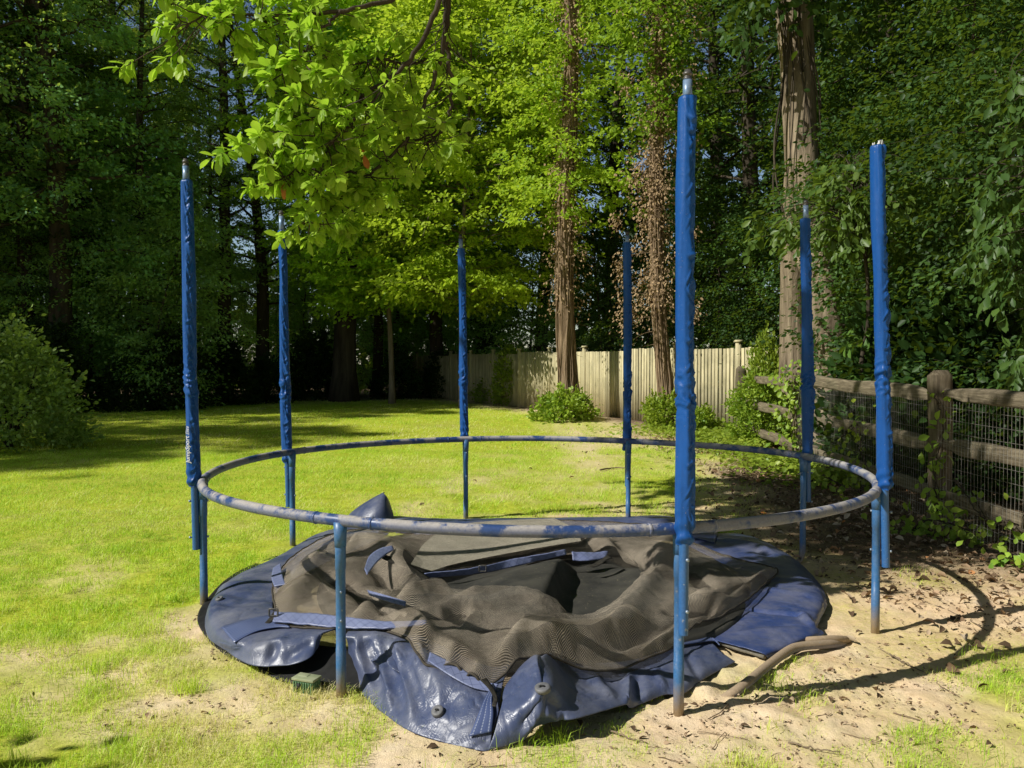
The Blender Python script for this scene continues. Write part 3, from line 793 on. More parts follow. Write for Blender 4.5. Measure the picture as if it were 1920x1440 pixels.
# --- front skirt hanging down in folds
F_out = [(649,1264,.03),(682,1306,.012),(720,1339,.012),(766,1370,.012),(828,1391,.012),(899,1407,.012),(920,1406,.012)]
F_hem = [(652,1238,.07),(690,1281,.05),(722,1313,.045),(765,1344,.045),(822,1364,.045),(880,1378,.05),(922,1378,.05)]
F_mid = [(652,1210,.15),(700,1232,.13),(745,1265,.12),(790,1296,.11),(840,1318,.11),(890,1335,.11),(935,1335,.11)]
F_top = [(648,1190,.20),(695,1190,.21),(745,1208,.21),(800,1240,.20),(852,1270,.18),(900,1287,.16),(945,1275,.17)]
F_in = [(660,1176,.18),(720,1172,.20),(775,1185,.20),(830,1210,.19),(880,1235,.17),(925,1250,.15),(965,1240,.15)]
padF, oF = pad('pad_section', [F_out, F_hem, F_mid, F_top, F_in], 150, 64, M_PAD, 'front skirt section hanging in deep folds', fs=.5, folds=[
    ([(668, 1200), (676, 1235), (696, 1282)], .055, .035, .028), ([(700, 1196), (714, 1245), (738, 1318)], .075, .045, .03), ([(682, 1196), (694, 1240), (716, 1300)], -.045, .03), ([(738, 1205), (752, 1262), (778, 1345)], .07, .05, .03),
    ([(722, 1200), (734, 1255), (758, 1335)], -.055, .03), ([(772, 1225), (790, 1290), (806, 1330)], .05, .05, .035), ([(760, 1215), (772, 1275), (792, 1345)], -.04, .03), ([(800, 1250), (822, 1290), (826, 1322)], .035, .03), ([(800, 1350), (822, 1345), (850, 1352)], .02, .03)], ss=1.035, st=1.02, bend=.16, attach=.03, edge=.06, seed=47, amp=.012, nsc=(8, 3.5), drop=.05)
# --- front block with the big button, peaked like a tent
B_out = [(915,1407,.012),(974,1391,.03),(1016,1359,.07),(1084,1346,.10),(1167,1322,.06),(1186,1328,.02),(1243,1304,.015),(1283,1300,.012),(1318,1275,.012),(1380,1240,.012)]
B_hem = [(925,1378,.06),(975,1352,.11),(1022,1330,.15),(1085,1326,.12),(1163,1311,.065),(1190,1312,.045),(1240,1290,.04),(1280,1284,.04),(1312,1262,.04),(1368,1232,.03)]
B_mid = [(938,1330,.13),(985,1290,.20),(1026,1282,.235),(1075,1296,.13),(1150,1294,.075),(1192,1288,.06),(1235,1272,.06),(1272,1262,.06),(1305,1244,.055),(1352,1221,.04)]
B_top = [(948,1285,.17),(985,1240,.24),(1018,1222,.28),(1062,1252,.14),(1135,1268,.07),(1190,1262,.07),(1230,1250,.07),(1264,1238,.07),(1296,1222,.06),(1338,1207,.045)]
B_in = [(985,1248,.15),(1015,1230,.17),(1045,1232,.13),(1090,1244,.09),(1140,1242,.07),(1190,1236,.065),(1232,1222,.065),(1264,1212,.065),(1292,1202,.06),(1322,1196,.045)]
padB, oB = pad('pad_section', [B_out, B_hem, B_mid, B_top, B_in], 190, 60, M_PAD, 'front block with the large grey button, peaked like a tent', folds=[
    ([(1014, 1228), (1019, 1262), (1019, 1285)], -.05, .035), ([(1018, 1300), (1000, 1330), (975, 1360)], -.03, .02, .03), ([(1018, 1300), (1035, 1318), (1060, 1335)], -.03, .02, .03), ([(960, 1345), (1000, 1320), (1015, 1305)], .02, .03),
    ([(1110, 1260), (1125, 1285), (1150, 1310)], .03, .03), ([(1180, 1265), (1178, 1295), (1172, 1318)], .03, .02), ([(1195, 1265), (1196, 1290), (1200, 1318)], -.03, .025), ([(1230, 1255), (1238, 1275), (1245, 1295)], .02, .02), ([(1290, 1225), (1300, 1250), (1310, 1270)], -.02, .02)], ss=1.025, st=1.02, bend=.14, attach=.02, edge=.06, seed=53, amp=.01, nsc=(5, 5), drop=.04)
# --- right section, flat and bluer
R_out = [(1336,1000,.03),(1400,1004,.03),(1470,1035,.03),(1528,1085,.03),(1550,1128,.03),(1538,1160,.03),(1532,1176,.03),(1544,1190,.03),(1500,1208,.03),(1438,1233,.02)]
R_cr = [(1330,1000,.07),(1392,1010,.07),(1455,1040,.07),(1508,1085,.075),(1528,1122,.08),(1516,1152,.075),(1508,1168,.07),(1508,1182,.065),(1478,1200,.06),(1424,1224,.05)]
R_in = [(1300,1006,.07),(1350,1024,.07),(1405,1052,.07),(1440,1082,.07),(1445,1112,.07),(1430,1138,.065),(1412,1155,.06),(1400,1166,.055),(1378,1184,.05),(1338,1200,.045)]
R_i2 = [(1270,1016,.05),(1310,1034,.05),(1370,1066,.05),(1405,1092,.05),(1405,1118,.05),(1390,1140,.045),(1376,1154,.04),(1364,1166,.035),(1350,1180,.03),(1330,1196,.03)]
padR, oR = pad('pad_section', [R_out, R_cr, R_in, R_i2], 220, 44, M_PADR, 'flat right section in brighter blue, its foam core showing at the cut end', folds=[
    ([(1420, 1075), (1480, 1080), (1530, 1082)], -.02, .012, .012, False, True), ([(1400, 1143), (1450, 1150), (1510, 1156)], -.03, .015, .03, False, True), ([(1430, 1105), (1480, 1112), (1530, 1118)], .015, .05), ([(1500, 1150), (1515, 1165), (1525, 1178)], .035, .02), ([(1380, 1190), (1430, 1185), (1490, 1180)], .012, .03),
    ([(1350, 1012), (1400, 1020), (1450, 1035)], .03, .04), ([(1380, 1035), (1410, 1030), (1450, 1045)], -.03, .02)], ss=1.02, st=1.015, bend=.10, attach=.02, edge=.08, seed=61, amp=.008, nsc=(7, 7), drop=.03)
# foam core at its torn end
V, Fq = tube(catmull([gp(1340,1199,.03), gp(1375,1212,.032), gp(1410,1222,.03), gp(1434,1230,.03)], 20) + np.array([0, -.004, 0]), .016, 8)
mk('foam_edge', V, Fq, M_FOAM, oR)
# --- back strip and its stiff upturned flap
K_out = [(735,968,.05),(800,972,.06),(870,974,.05),(960,972,.05),(1060,971,.05),(1160,970,.05),(1250,968,.05),(1345,990,.04)]
K_cr = [(738,975,.10),(800,978,.12),(870,980,.11),(960,978,.10),(1060,976,.10),(1160,975,.10),(1250,975,.10),(1345,1000,.09)]
K_in = [(742,1000,.08),(805,1003,.09),(870,1003,.09),(960,1001,.08),(1060,998,.08),(1160,997,.08),(1250,1000,.08),(1340,1018,.08)]
padK, oK = pad('pad_section', [K_out, K_cr, K_in], 180, 30, M_PADR, 'narrow back section lying along the far edge', ss=1.08, st=1.03, bend=.08, attach=.02, edge=.08, seed=71, amp=.02, nsc=(6, 6), drop=.03)
Yh = 7.25
def h3(px, py, dy=0): return at(px, py, Yh + dy)
Hr = [[h3(640, 985, .1), h3(660, 962, .1), h3(690, 941, .1), h3(722, 924, .1)],
      [h3(640, 992, -.05), h3(668, 968, -.10), h3(698, 946, -.10), h3(720, 926, .0)],
      [h3(655, 1002, -.2), h3(690, 978, -.22), h3(715, 958, -.18), h3(724, 932, -.02)],
      [h3(700, 1006, -.25), h3(730, 992, -.22), h3(738, 975, -.12), h3(728, 940, .05)]]
G = np.stack([resample_u(np.array(q), 30) for q in np.array([catmull(np.array(r), 40) for r in Hr]).transpose(1, 0, 2)], 0)
G = crumple(G, 1.04, 1.03, 60, bend=.1, attach=.04, edge=.1, seed=9, amp=.015, nsc=(5, 9), drop=.1)
mk('upturned_flap', G, gridF(40, 30), M_PAD, PAD, mods=[SOL(.012), SUB])['label'] = 'stiff navy flap sticking up at the back left'
# --- black backing skirt under the left and front
U_out = [(520,1040,.012),(440,1075,.012),(392,1118,.03),(370,1158,.03),(388,1197,.012),(420,1226,.012),(484,1255,.012),(514,1271,.012),(545,1280,.012),(614,1292,.012),(660,1296,.012),(700,1300,.012)]
U_in = [(560,1070,.06),(500,1095,.07),(450,1120,.08),(440,1150,.085),(450,1175,.085),(480,1190,.09),(530,1200,.10),(570,1205,.11),(600,1210,.12),(640,1215,.12),(680,1225,.11),(720,1240,.10)]
G = crumple(loft_o([U_out, U_in], 160, 20), 1.04, 1.02, 60, bend=.08, attach=.03, seed=83, amp=.01)
mk('backing', G, gridF(160, 20), M_BLACK, PAD, mods=[SOL(.004)])['label'] = 'black backing sheet spread below the navy vinyl'
# --- lapped seam tabs with rows of stitching
def ribbon(name, rowa, rowb, mat, parent, ns=40, nt=8, lift=0.004, thick=.003, label=None, amp=0.0, seed=0, world=False):
    A = np.array(rowa if world else [gp(*p) for p in rowa]); B_ = np.array(rowb if world else [gp(*p) for p in rowb])
    A = catmull(A, ns); B_ = catmull(B_, ns)
    t = np.linspace(0, 1, nt)[None, :, None]
    G = A[:, None] * (1 - t) + B_[:, None] * t
    G[..., 2] += lift
    if amp: G += grid_normals(G) * (amp * fbm(G[..., 0] * 14, G[..., 1] * 14, 3, seed))[..., None]
    o = mk(name, G, gridF(ns, nt), mat, parent, uv=uvs(G), mods=[SOL(thick)])
    if label: o['label'] = label
    return G
def m_quilt():
    b = NB('quilted navy strip')
    uv = b.coord('UV')
    sx = b.n('SeparateXYZ'); b.l(uv, sx.inputs[0])
    def line(sg):
        q = b.math('ADD', b.math('MULTIPLY', sx.outputs[0], 1 / .055), b.math('MULTIPLY', sx.outputs[1], sg / .055))
        return b.math('ABSOLUTE', b.math('SUBTRACT', b.math('FRACT', q), 0.5))
    h = b.math('MAXIMUM', line(1.0), line(-1.0))
    st = b.ramp(h, [(0.44, (0, 0, 0)), (0.49, (1, 1, 1))])
    c = b.mix(b.noise(9, 4), (0.12, 0.15, 0.30), (0.24, 0.27, 0.42))
    c = b.mix(b.math('MULTIPLY', st, .6), c, (0.02, 0.03, 0.09))
    return b.done(b.principled(c, .38, .45, bump=b.bump(b.math('POWER', h, 2.0), -0.6, .03)))
M_QUILT = m_quilt()
def m_stitch():
    b = NB('stitched navy seam')
    uv = b.coord('UV'); sx = b.n('SeparateXYZ'); b.l(uv, sx.inputs[0])
    q = b.math('ABSOLUTE', b.math('SUBTRACT', b.math('FRACT', b.math('MULTIPLY', sx.outputs[1], 1 / .021)), .5))
    dash = b.math('GREATER_THAN', b.math('FRACT', b.math('MULTIPLY', sx.outputs[0], 1 / .012)), .3)
    st = b.math('MULTIPLY', b.math('LESS_THAN', q, .08), dash)
    c = b.mix(b.noise(12, 5), (0.045, 0.075, 0.2), (0.10, 0.125, 0.24))
    c = b.mix(b.math('MULTIPLY', st, .75), c, (0.36, 0.40, 0.52))
    return b.done(b.principled(c, .36, .45, bump=b.bump(q, .25, .004)))
M_STITCH = m_stitch()
def follow(G, pts, up=.006):
    """points of a surface nearest to the given picture points, lifted a little along its normal"""
    r = []
    for p in pts:
        c, n = on_surf(G, *p); r.append(c + n * up)
    return r
ribbon('seam_tab', follow(padF, [(938,1378),(925,1340),(922,1310),(930,1292)], .012), follow(padF, [(880,1382),(893,1350),(905,1318),(915,1298)], .012), M_STITCH, PAD, 24, 8, 0, .004, world=True)
ribbon('seam_tab', follow(padL, [(442,1206),(480,1187),(520,1180),(545,1180)], .012), follow(padL, [(418,1180),(455,1168),(490,1160),(520,1156)], .012), M_STITCH, PAD, 24, 8, 0, .004, world=True)
ribbon('seam_tab', follow(padB, [(1268,1218),(1300,1212),(1340,1206),(1356,1210)], .016), follow(padB, [(1290,1204),(1310,1200),(1335,1196),(1352,1200)], .016), M_STITCH, PAD, 24, 8, 0.004, .006, world=True)
M_BUTTON = m_plain('grey plastic button', (.12, .12, .13), (.20, .20, .21), 30, .5)
def button(G, px, py, r):
    c, n = on_surf(G, px, py)
    n = n + np.array([0, -.15, .1]); n /= np.linalg.norm(n)
    V, Fq = tube([c - n * .004, c + n * .012, c + n * .015, c + n * .0145], [r, r, r * .86, r * .1], 20)
    o = mk('button', V, Fq, M_BUTTON, PAD)
    a = np.cross(n, [0, 0, 1]); a /= np.linalg.norm(a); bb = np.cross(n, a)
    V, Fq = box((0, 0, 0), (r * .7, r * .22, .003)); V = c + n * .0165 + V[:, :1] * a + V[:, 1:2] * bb + V[:, 2:] * n
    mk('button_slot', V, Fq, M_BLACK, o, smooth=False)
button(padF, 822, 1336, .026); button(padB, 1018, 1292, .032); button(padL, 413, 1124, .022)
# ---------------------------------------------------------------- jumping mat
rr_m, th_m = np.meshgrid(np.linspace(.02, 1, 70) ** .8, np.linspace(0, 2 * math.pi, 150, endpoint=False), indexing='ij')
MX = .15 + 1.42 * rr_m * np.cos(th_m); MY = 5.5 + 1.62 * rr_m * np.sin(th_m)
a0, a1 = gp(1045, 1058, .2)[:2], gp(1018, 1135, .16)[:2]
d = (a1 - a0) / np.linalg.norm(a1 - a0); nx_ = np.array([-d[1], d[0]]);
if nx_[0] < 0: nx_ = -nx_
s_ = (MX - a0[0]) * d[0] + (MY - a0[1]) * d[1]; q_ = (MX - a0[0]) * nx_[0] + (MY - a0[1]) * nx_[1]
along = np.exp(-((s_ - .35) / .75) ** 4)
ridge = np.where(q_ < 0, np.exp(-(q_ / .42) ** 2), np.exp(-(q_ / .05) ** 2))
MZ = .065 + .15 * ridge * along + .02 * fbm(MX * 2.2, MY * 2.2, 3, 77) + .055 * np.exp(-((q_ - .62) / .3) ** 2) * along
MZ = np.maximum(MZ, .02)
MZ = np.where(rr_m > .97, .03, MZ)
G = np.stack([MX, MY, MZ + tilt_z(MX, MY)], -1)
nb = NB('black woven mat')
f = nb.noise(3, 6, .65); sp2 = nb.ramp(nb.noise(90, 2, .6), [(.69, (0, 0, 0)), (.72, (1, 1, 1))])
c = nb.mix(nb.ramp(f, [(.35, (0, 0, 0)), (.75, (1, 1, 1))]), (.028, .028, .026), (.085, .08, .066))
c = nb.mix(nb.math('MULTIPLY', sp2, .7), c, (.42, .36, .22))
M_MAT = nb.done(nb.principled(c, .75, .25, bump=nb.bump(nb.noise(200, 2), .2, .002)))
mt = mk('jumping_mat', G, gridF(70, 150, False, True), M_MAT, mods=[SUB])
tag(mt, 'black woven jumping mat folded to a ridge in the middle of the collapsed pad', 'jumping mat')
# ---------------------------------------------------------------- netting
NET = empty('safety_net', (CX, CY, 0), 'fallen brown black safety netting heaped in a loop on top of the blue pad', 'safety net')
N_out = [(512,1120,.11),(520,1078,.10),(560,1035,.10),(625,1002,.11),(700,990,.13),(770,1000,.11),(850,985,.10),(960,978,.11),(1060,976,.11),(1160,980,.11),(1255,990,.10),(1310,1022,.09),(1380,1048,.08),(1456,1068,.10),(1428,1108,.09),(1378,1150,.08),(1310,1190,.075),(1250,1230,.09),(1180,1252,.10),(1110,1250,.15),(1040,1216,.26),(985,1240,.23),(908,1291,.15),(850,1256,.19),(797,1245,.20),(752,1200,.21),(690,1178,.21),(600,1178,.19),(528,1168,.14)]
N_1 = [(560,1108,.16),(570,1068,.17),(605,1030,.18),(660,1006,.20),(720,1008,.20),(785,1012,.14),(860,998,.13),(960,990,.13),(1060,988,.14),(1155,994,.15),(1235,1010,.14),(1290,1042,.13),(1350,1066,.14),(1405,1085,.16),(1380,1112,.15),(1335,1142,.14),(1280,1172,.13),(1225,1204,.15),(1160,1218,.17),(1095,1212,.21),(1035,1190,.27),(975,1205,.27),(905,1240,.23),(850,1215,.24),(800,1195,.25),(755,1168,.25),(700,1148,.25),(620,1145,.23),(560,1140,.19)]
N_2 = [(640,1095,.22),(640,1055,.22),(660,1030,.24),(700,1020,.25),(740,1030,.23),(800,1035,.12),(870,1020,.12),(965,1010,.13),(1060,1006,.15),(1145,1014,.16),(1210,1032,.17),(1255,1058,.17),(1300,1080,.19),(1330,1098,.20),(1310,1120,.19),(1270,1145,.17),(1225,1165,.16),(1180,1180,.18),(1125,1186,.20),(1070,1176,.23),(1020,1160,.26),(960,1160,.27),(900,1170,.25),(850,1155,.26),(800,1140,.26),(765,1125,.26),(725,1110,.26),(680,1108,.25),(655,1105,.24)]
N_in = [(770,1102,.16),(755,1075,.17),(760,1055,.19),(775,1050,.18),(790,1060,.14),(830,1068,.09),(880,1066,.09),(970,1052,.11),(1055,1040,.16),(1130,1038,.14),(1175,1056,.13),(1200,1072,.12),(1206,1080,.12),(1204,1090,.12),(1195,1105,.12),(1170,1125,.12),(1145,1138,.12),(1110,1150,.13),(1075,1152,.14),(1040,1146,.17),(1005,1130,.19),(965,1122,.20),(925,1116,.20),(890,1110,.20),(860,1106,.19),(835,1104,.18),(815,1104,.17),(795,1106,.17),(780,1106,.16)]
NG = loft_c([N_out, N_1, N_2, N_in], 420, 72)
for f in [([(600, 1045), (585, 1075), (560, 1120), (530, 1150)], .09, .10, .16), ([(592, 1060), (630, 1085), (670, 1106), (710, 1135), (770, 1160)], -.10, .07, .05), ([(740, 1040), (748, 1060), (775, 1085), (800, 1104)], .11, .12, .10),
          ([(655, 1020), (690, 1018), (735, 1030)], .07, .10), ([(700, 1060), (720, 1075), (730, 1100)], -.07, .06), ([(750, 1139), (800, 1122), (842, 1119)], .10, .06, .09), ([(800, 1150), (840, 1150), (868, 1135)], -.09, .05),
          ([(656, 1178), (720, 1165), (776, 1172), (800, 1215)], .075, .05, .09), ([(796, 1190), (840, 1225), (880, 1262), (908, 1288)], .06, .07), ([(800, 1180), (815, 1200), (822, 1235)], -.10, .045), ([(850, 1215), (868, 1225), (880, 1260)], -.06, .04),
          ([(855, 1126), (930, 1124), (1000, 1128), (1060, 1155)], .075, .07, .12), ([(880, 1172), (950, 1165), (1030, 1180)], -.05, .08), ([(940, 1262), (960, 1225), (985, 1190), (1030, 1178)], .07, .06), ([(1000, 1192), (1080, 1200), (1160, 1190), (1210, 1170)], .08, .10, .045),
          ([(1010, 1212), (1080, 1225), (1150, 1220), (1220, 1195)], -.07, .04, .06), ([(1060, 1240), (1150, 1245), (1230, 1220), (1320, 1170)], .06, .05), ([(1120, 1012), (1150, 1040), (1195, 1078)], .08, .05, .09), ([(1262, 1012), (1240, 1060), (1210, 1120), (1150, 1160)], .10, .08, .14),
          ([(1160, 1030), (1200, 1045), (1225, 1060)], -.07, .06), ([(1290, 1060), (1310, 1085), (1330, 1100)], -.07, .06), ([(1300, 1120), (1345, 1125), (1365, 1135)], .055, .03, .04), ([(1250, 1150), (1290, 1140), (1340, 1150)], -.06, .05), ([(1452, 1068), (1410, 1110), (1350, 1160), (1280, 1200)], .05, .05),
          ([(840, 990), (900, 1005), (980, 1000)], .04, .05), ([(1000, 985), (1060, 1000), (1120, 1010)], .05, .05), ([(880, 1010), (960, 1020), (1040, 1012)], -.04, .05)]:
    NG = fold(NG, f[0], f[1], f[2], f[3] if len(f) > 3 else None, True)
NG[..., 2] = np.maximum(NG[..., 2], .06 + tilt_z(NG[..., 0], NG[..., 1]))
netG = crumple(NG, 1.06, 1.07, 160, bend=.10, attach=.012, edge=.05, closed=True, seed=101, amp=.03, nsc=(2.3, 2.3), drop=.06)
netG += grid_normals(netG) * (.0045 * fbm(netG[..., 0] * 16, netG[..., 1] * 16, 3, 5))[..., None]
M_NET = m_net('dusty brown netting', (0.47, 0.385, 0.295), (0.86, 0.74, 0.58), .0068, .46)
netuv = np.stack(np.meshgrid(np.arange(420) * (8.6 / 420), np.arange(72) * (.95 / 72), indexing='ij'), -1).reshape(-1, 2)
mk('netting', netG, gridF(420, 72, True), M_NET, NET, uv=netuv, mods=[SUB])
V, Fq = tube(netG[:, 0], .006, 6, closed=True)
mk('hem', V, Fq, m_plain('dark net hem', (.03, .026, .022), (.09, .075, .055), 30, .8), NET)
# doubled layer underneath, so that the holes look onto net as well as onto the pad
G2 = crumple(loft_c([N_out, N_1, N_2, N_in], 300, 40), 1.03, 1.05, 60, bend=.2, attach=.02, closed=True, seed=131, amp=.03, nsc=(5, 5), drop=.06)
G2[..., 2] = np.maximum(G2[..., 2] - .04, .03 + tilt_z(G2[..., 0], G2[..., 1]))
mk('under_layer', G2, gridF(300, 40, True), m_net('dark under netting', (0.03, 0.025, 0.02), (0.09, 0.075, 0.055), .0085, .42, -.25), NET, uv=np.stack(np.meshgrid(np.arange(300) * (8.6 / 300), np.arange(40) * (.95 / 40), indexing='ij'), -1).reshape(-1, 2), mods=[SUB])
# loose sheet of finer net on the back left, lying flat and paler
S0 = [(770,1075,.14),(800,1030,.15),(850,1000,.14),(930,990,.13),(1040,985,.14)]
S1 = [(790,1082,.12),(830,1050,.13),(900,1025,.13),(990,1015,.14),(1080,1008,.16)]
S2 = [(810,1088,.11),(850,1075,.11),(920,1060,.12),(1000,1045,.15),(1090,1030,.18)]
G = crumple(loft_o([S0, S1, S2], 90, 40), 1.02, 1.02, 80, bend=.2, attach=.03, seed=141, amp=.012, nsc=(3, 3), drop=.02)
G[..., 2] += .06
mk('net_panel', G, gridF(90, 40), m_net('pale fine netting', (0.40, 0.36, 0.28), (0.60, 0.54, 0.42), .005, .20), NET, uv=uvs(G), mods=[SUB])['label'] = 'paler finely woven panel at the back'
# quilted navy bands sewn along the net
ribbon('quilted_band', [(516,1154,.165),(580,1156,.20),(650,1163,.23),(730,1172,.24),(800,1170,.25)], [(512,1172,.15),(578,1177,.18),(650,1183,.20),(728,1184,.225),(800,1177,.24)], M_QUILT, NET, 60, 10, .012, .008, amp=.004, seed=3)
ribbon('quilted_band', [(806,1230,.21),(850,1252,.19),(900,1283,.165),(935,1290,.165)], [(802,1246,.20),(845,1275,.175),(885,1296,.15),(925,1305,.14)], M_QUILT, NET, 40, 10, .014, .006)
ribbon('quilted_band', [(795,1083,.145),(850,1078,.15),(905,1070,.16),(960,1057,.17),(1010,1048,.19),(1060,1038,.215)], [(800,1092,.11),(850,1088,.11),(908,1082,.115),(965,1071,.125),(1015,1058,.15),(1062,1048,.18)], M_QUILT, NET, 60, 8, .03, .006, amp=.006, seed=5)
ribbon('quilted_band', [(683,1078,.25),(692,1055,.265),(712,1040,.275),(735,1034,.275)], [(688,1090,.235),(705,1068,.245),(722,1052,.25),(738,1042,.255)], M_QUILT, NET, 30, 8, .035, .006)
ribbon('quilted_band', [(512,1073,.11),(509,1092,.115),(514,1108,.12)], [(526,1064,.12),(530,1088,.13),(536,1104,.135)], M_QUILT, NET, 24, 8, .03, .006)
ribbon('quilted_band', [(1072,1040,.20),(1105,1042,.18),(1140,1040,.17)], [(1074,1056,.15),(1105,1058,.14),(1135,1052,.14)], M_QUILT, NET, 24, 8, .02, .006, amp=.005, seed=6)
ribbon('quilted_band', [(690,1122,.24),(725,1133,.25),(762,1146,.25)], [(694,1132,.22),(725,1144,.23),(760,1154,.24)], M_QUILT, NET, 24, 8, .045, .006)
# webbing straps and a buckle
M_WEB = m_plain('black webbing', (.012, .011, .01), (.05, .045, .035), 60, .8, .2, .3)
ribbon('strap', [(515,1150,.16),(505,1165,.14),(494,1178,.13)], [(522,1158,.16),(512,1170,.14),(499,1182,.13)], M_WEB, NET, 20, 4, .02, .003)
ribbon('strap', [(900,1283,.19),(916,1300,.16),(925,1318,.13),(922,1332,.12)], [(912,1280,.19),(926,1299,.16),(933,1318,.13),(930,1334,.12)], M_WEB, NET, 20, 4, .02, .003)
ribbon('strap', [(1100,1068,.15),(1120,1058,.17),(1140,1048,.18)], [(1112,1070,.15),(1132,1060,.17),(1148,1052,.18)], M_WEB, NET, 20, 4, .02, .004, amp=.01)
ribbon('strap', [(800,1108,.14),(760,1082,.18),(715,1062,.22)], [(806,1100,.14),(768,1074,.18),(722,1055,.22)], M_WEB, NET, 20, 4, .05, .003)
for px, py, z in ((905, 1074, .16), (514, 1158, .17)):
    c = gp(px, py, z) + np.array([0, -.01, .03])
    P = np.array([[-.022, 0, -.018], [.022, 0, -.018], [.022, 0, .018], [-.022, 0, .018]])
    V, Fq = tube(np.concatenate([np.linspace(P[i], P[(i + 1) % 4], 6)[:-1] for i in range(4)]) + c, .005, 6, closed=True)
    mk('buckle', V, Fq, M_DARKSTEEL, NET)
# ---------------------------------------------------------------- green ridged box in the soil
c = gp(572, 1302, 0); c[2] -= .018
GB = empty('plastic_box', c, 'small green ridged plastic box half sunk in soil before the front left leg', 'plastic box')
Rz = rotz(-.35)
P = [box((0, .03, .035), (.105, .062, .085), Rz)]
for q in np.linspace(-.046, .046, 8):
    o_ = Rz @ np.array([q, -.033, 0]); P.append(box(c * 0 + np.array([o_[0], .03 + o_[1], .037]), (.006, .008, .07), Rz))
for q in np.linspace(-.022, .022, 4):
    o_ = Rz @ np.array([.054, q, 0]); P.append(box(np.array([o_[0], .03 + o_[1], .037]), (.008, .006, .07), Rz))
V, Fq = join(*P)
mk('body', V + c, Fq, m_plain('green plastic', (.10, .20, .10), (.17, .28, .15), 40, .55), GB, smooth=False, mods=[('bev', 'BEVEL', dict(width=.002, segments=2))])
V, Fq = join(box((0, .03, .083), (.116, .072, .012), Rz), box((Rz @ [-.02, .01, 0])[:] + np.array([0, .03, .089]), (.05, .03, .004), Rz))
mk('lid', V + c, Fq, m_plain('faded green plastic', (.26, .30, .17), (.38, .40, .26), 30, .6), GB, smooth=False, mods=[('bev', 'BEVEL', dict(width=.003, segments=2))])
o_ = Rz @ np.array([-.018, -.0335, 0])
V, Fq = box(np.array([o_[0], .03 + o_[1], .052]), (.02, .012, .03), Rz)
mk('latch', V + c, Fq, M_BLACK, GB, smooth=False)
# ================================================================ fences
def m_wood(name, dark, mid, light, axis=2, s=1.0):
    b = NB(name)
    st = [14, 14, 14]; st[axis] = 0.8
    f = b.noise(3.0 * s, 6, 0.65, stretch=st, dist=.3)
    f2 = b.noise(2.2, 4, .6)
    c = b.ramp(f, [(.28, dark), (.52, mid), (.75, light)])
    at_ = b.n('Attribute', attribute_name='Col')
    c = b.mix(1.0, c, at_.outputs['Color'], 'MULTIPLY')
    c = b.mix(b.math('MULTIPLY', b.ramp(f2, [(.5, (0, 0, 0)), (.72, (1, 1, 1))]), .4), c, (.10, .11, .06))
    return b.done(b.principled(c, .85, .15, bump=b.bump(f, .5, .006)))
M_BOARD = m_wood('weathered fence board', (.36, .31, .17), (.58, .51, .31), (.72, .65, .43))
M_RAILW = m_wood('weathered split rail', (.075, .06, .04), (.19, .155, .105), (.36, .30, .205), 1)
M_POSTW = m_wood('weathered post', (.06, .046, .03), (.15, .12, .08), (.28, .23, .155), 2)
FA = np.array([4.6, 18.0]); FD = np.array([-3.9, 8.5]) / 9.352; FN = np.array([FD[1], -FD[0]]) * -1      # towards the lawn
BF = empty('board_fence', (FA[0], FA[1], 0), 'tall pale weathered picket board fence running away behind the vine covered trunks', 'fence')
rf = np.random.default_rng(8)
fang = math.atan2(FD[1], FD[0])
RF = rotz(fang)
def fpt(s, o=0.0): q = FA + FD * s + FN * o; return np.array([q[0], q[1], 0])
s = -5.0; panel = 0
posts = np.arange(-5.0, 24.1, 2.2)
for a, e in zip(posts[:-1], posts[1:]):
    P, Cc = [], []
    wide = a < 2.0
    q = a + .05
    while q < e - .05:
        wd = rf.uniform(.084, .094)
        h = 1.80 + rf.normal(0, .006) + .03 * math.sin(a)
        c = fpt(q + wd / 2, .012 + rf.normal(0, .003)); c[2] = h / 2 + .03
        V, Fq = box(c, (wd, .018, h), RF)
        V[4:, :2] += rf.normal(0, .004)
        P.append((V, Fq)); Cc += [[rf.uniform(.72, 1.08)] * 3] * 8
        q += wd + (rf.uniform(.030, .04) if wide else rf.uniform(.010, .018))
    for z in (.35, 1.0, 1.62):
        c = fpt((a + e) / 2, -.03); c[2] = z
        P.append(box(c, (e - a, .04, .09), RF)); Cc += [[.7] * 3] * 8
    V, Fq = join(*P)
    mk('board_panel', V, Fq, M_BOARD, BF, col=np.array(Cc), smooth=False)
for a in posts:
    c = fpt(a, .02); c[2] = .97
    V, Fq = box(c, (.10, .10, 1.94), RF)
    po = mk('post', V, Fq, M_BOARD, BF, col=np.full((8, 3), .85), smooth=False)
    c[2] = 1.965
    V, Fq = box(c, (.16, .16, .045), RF); V[4:, :2] = c[:2] + (V[4:, :2] - c[:2]) * .75
    mk('cap', V, Fq, M_BOARD, po, col=np.full((8, 3), .95), smooth=False)
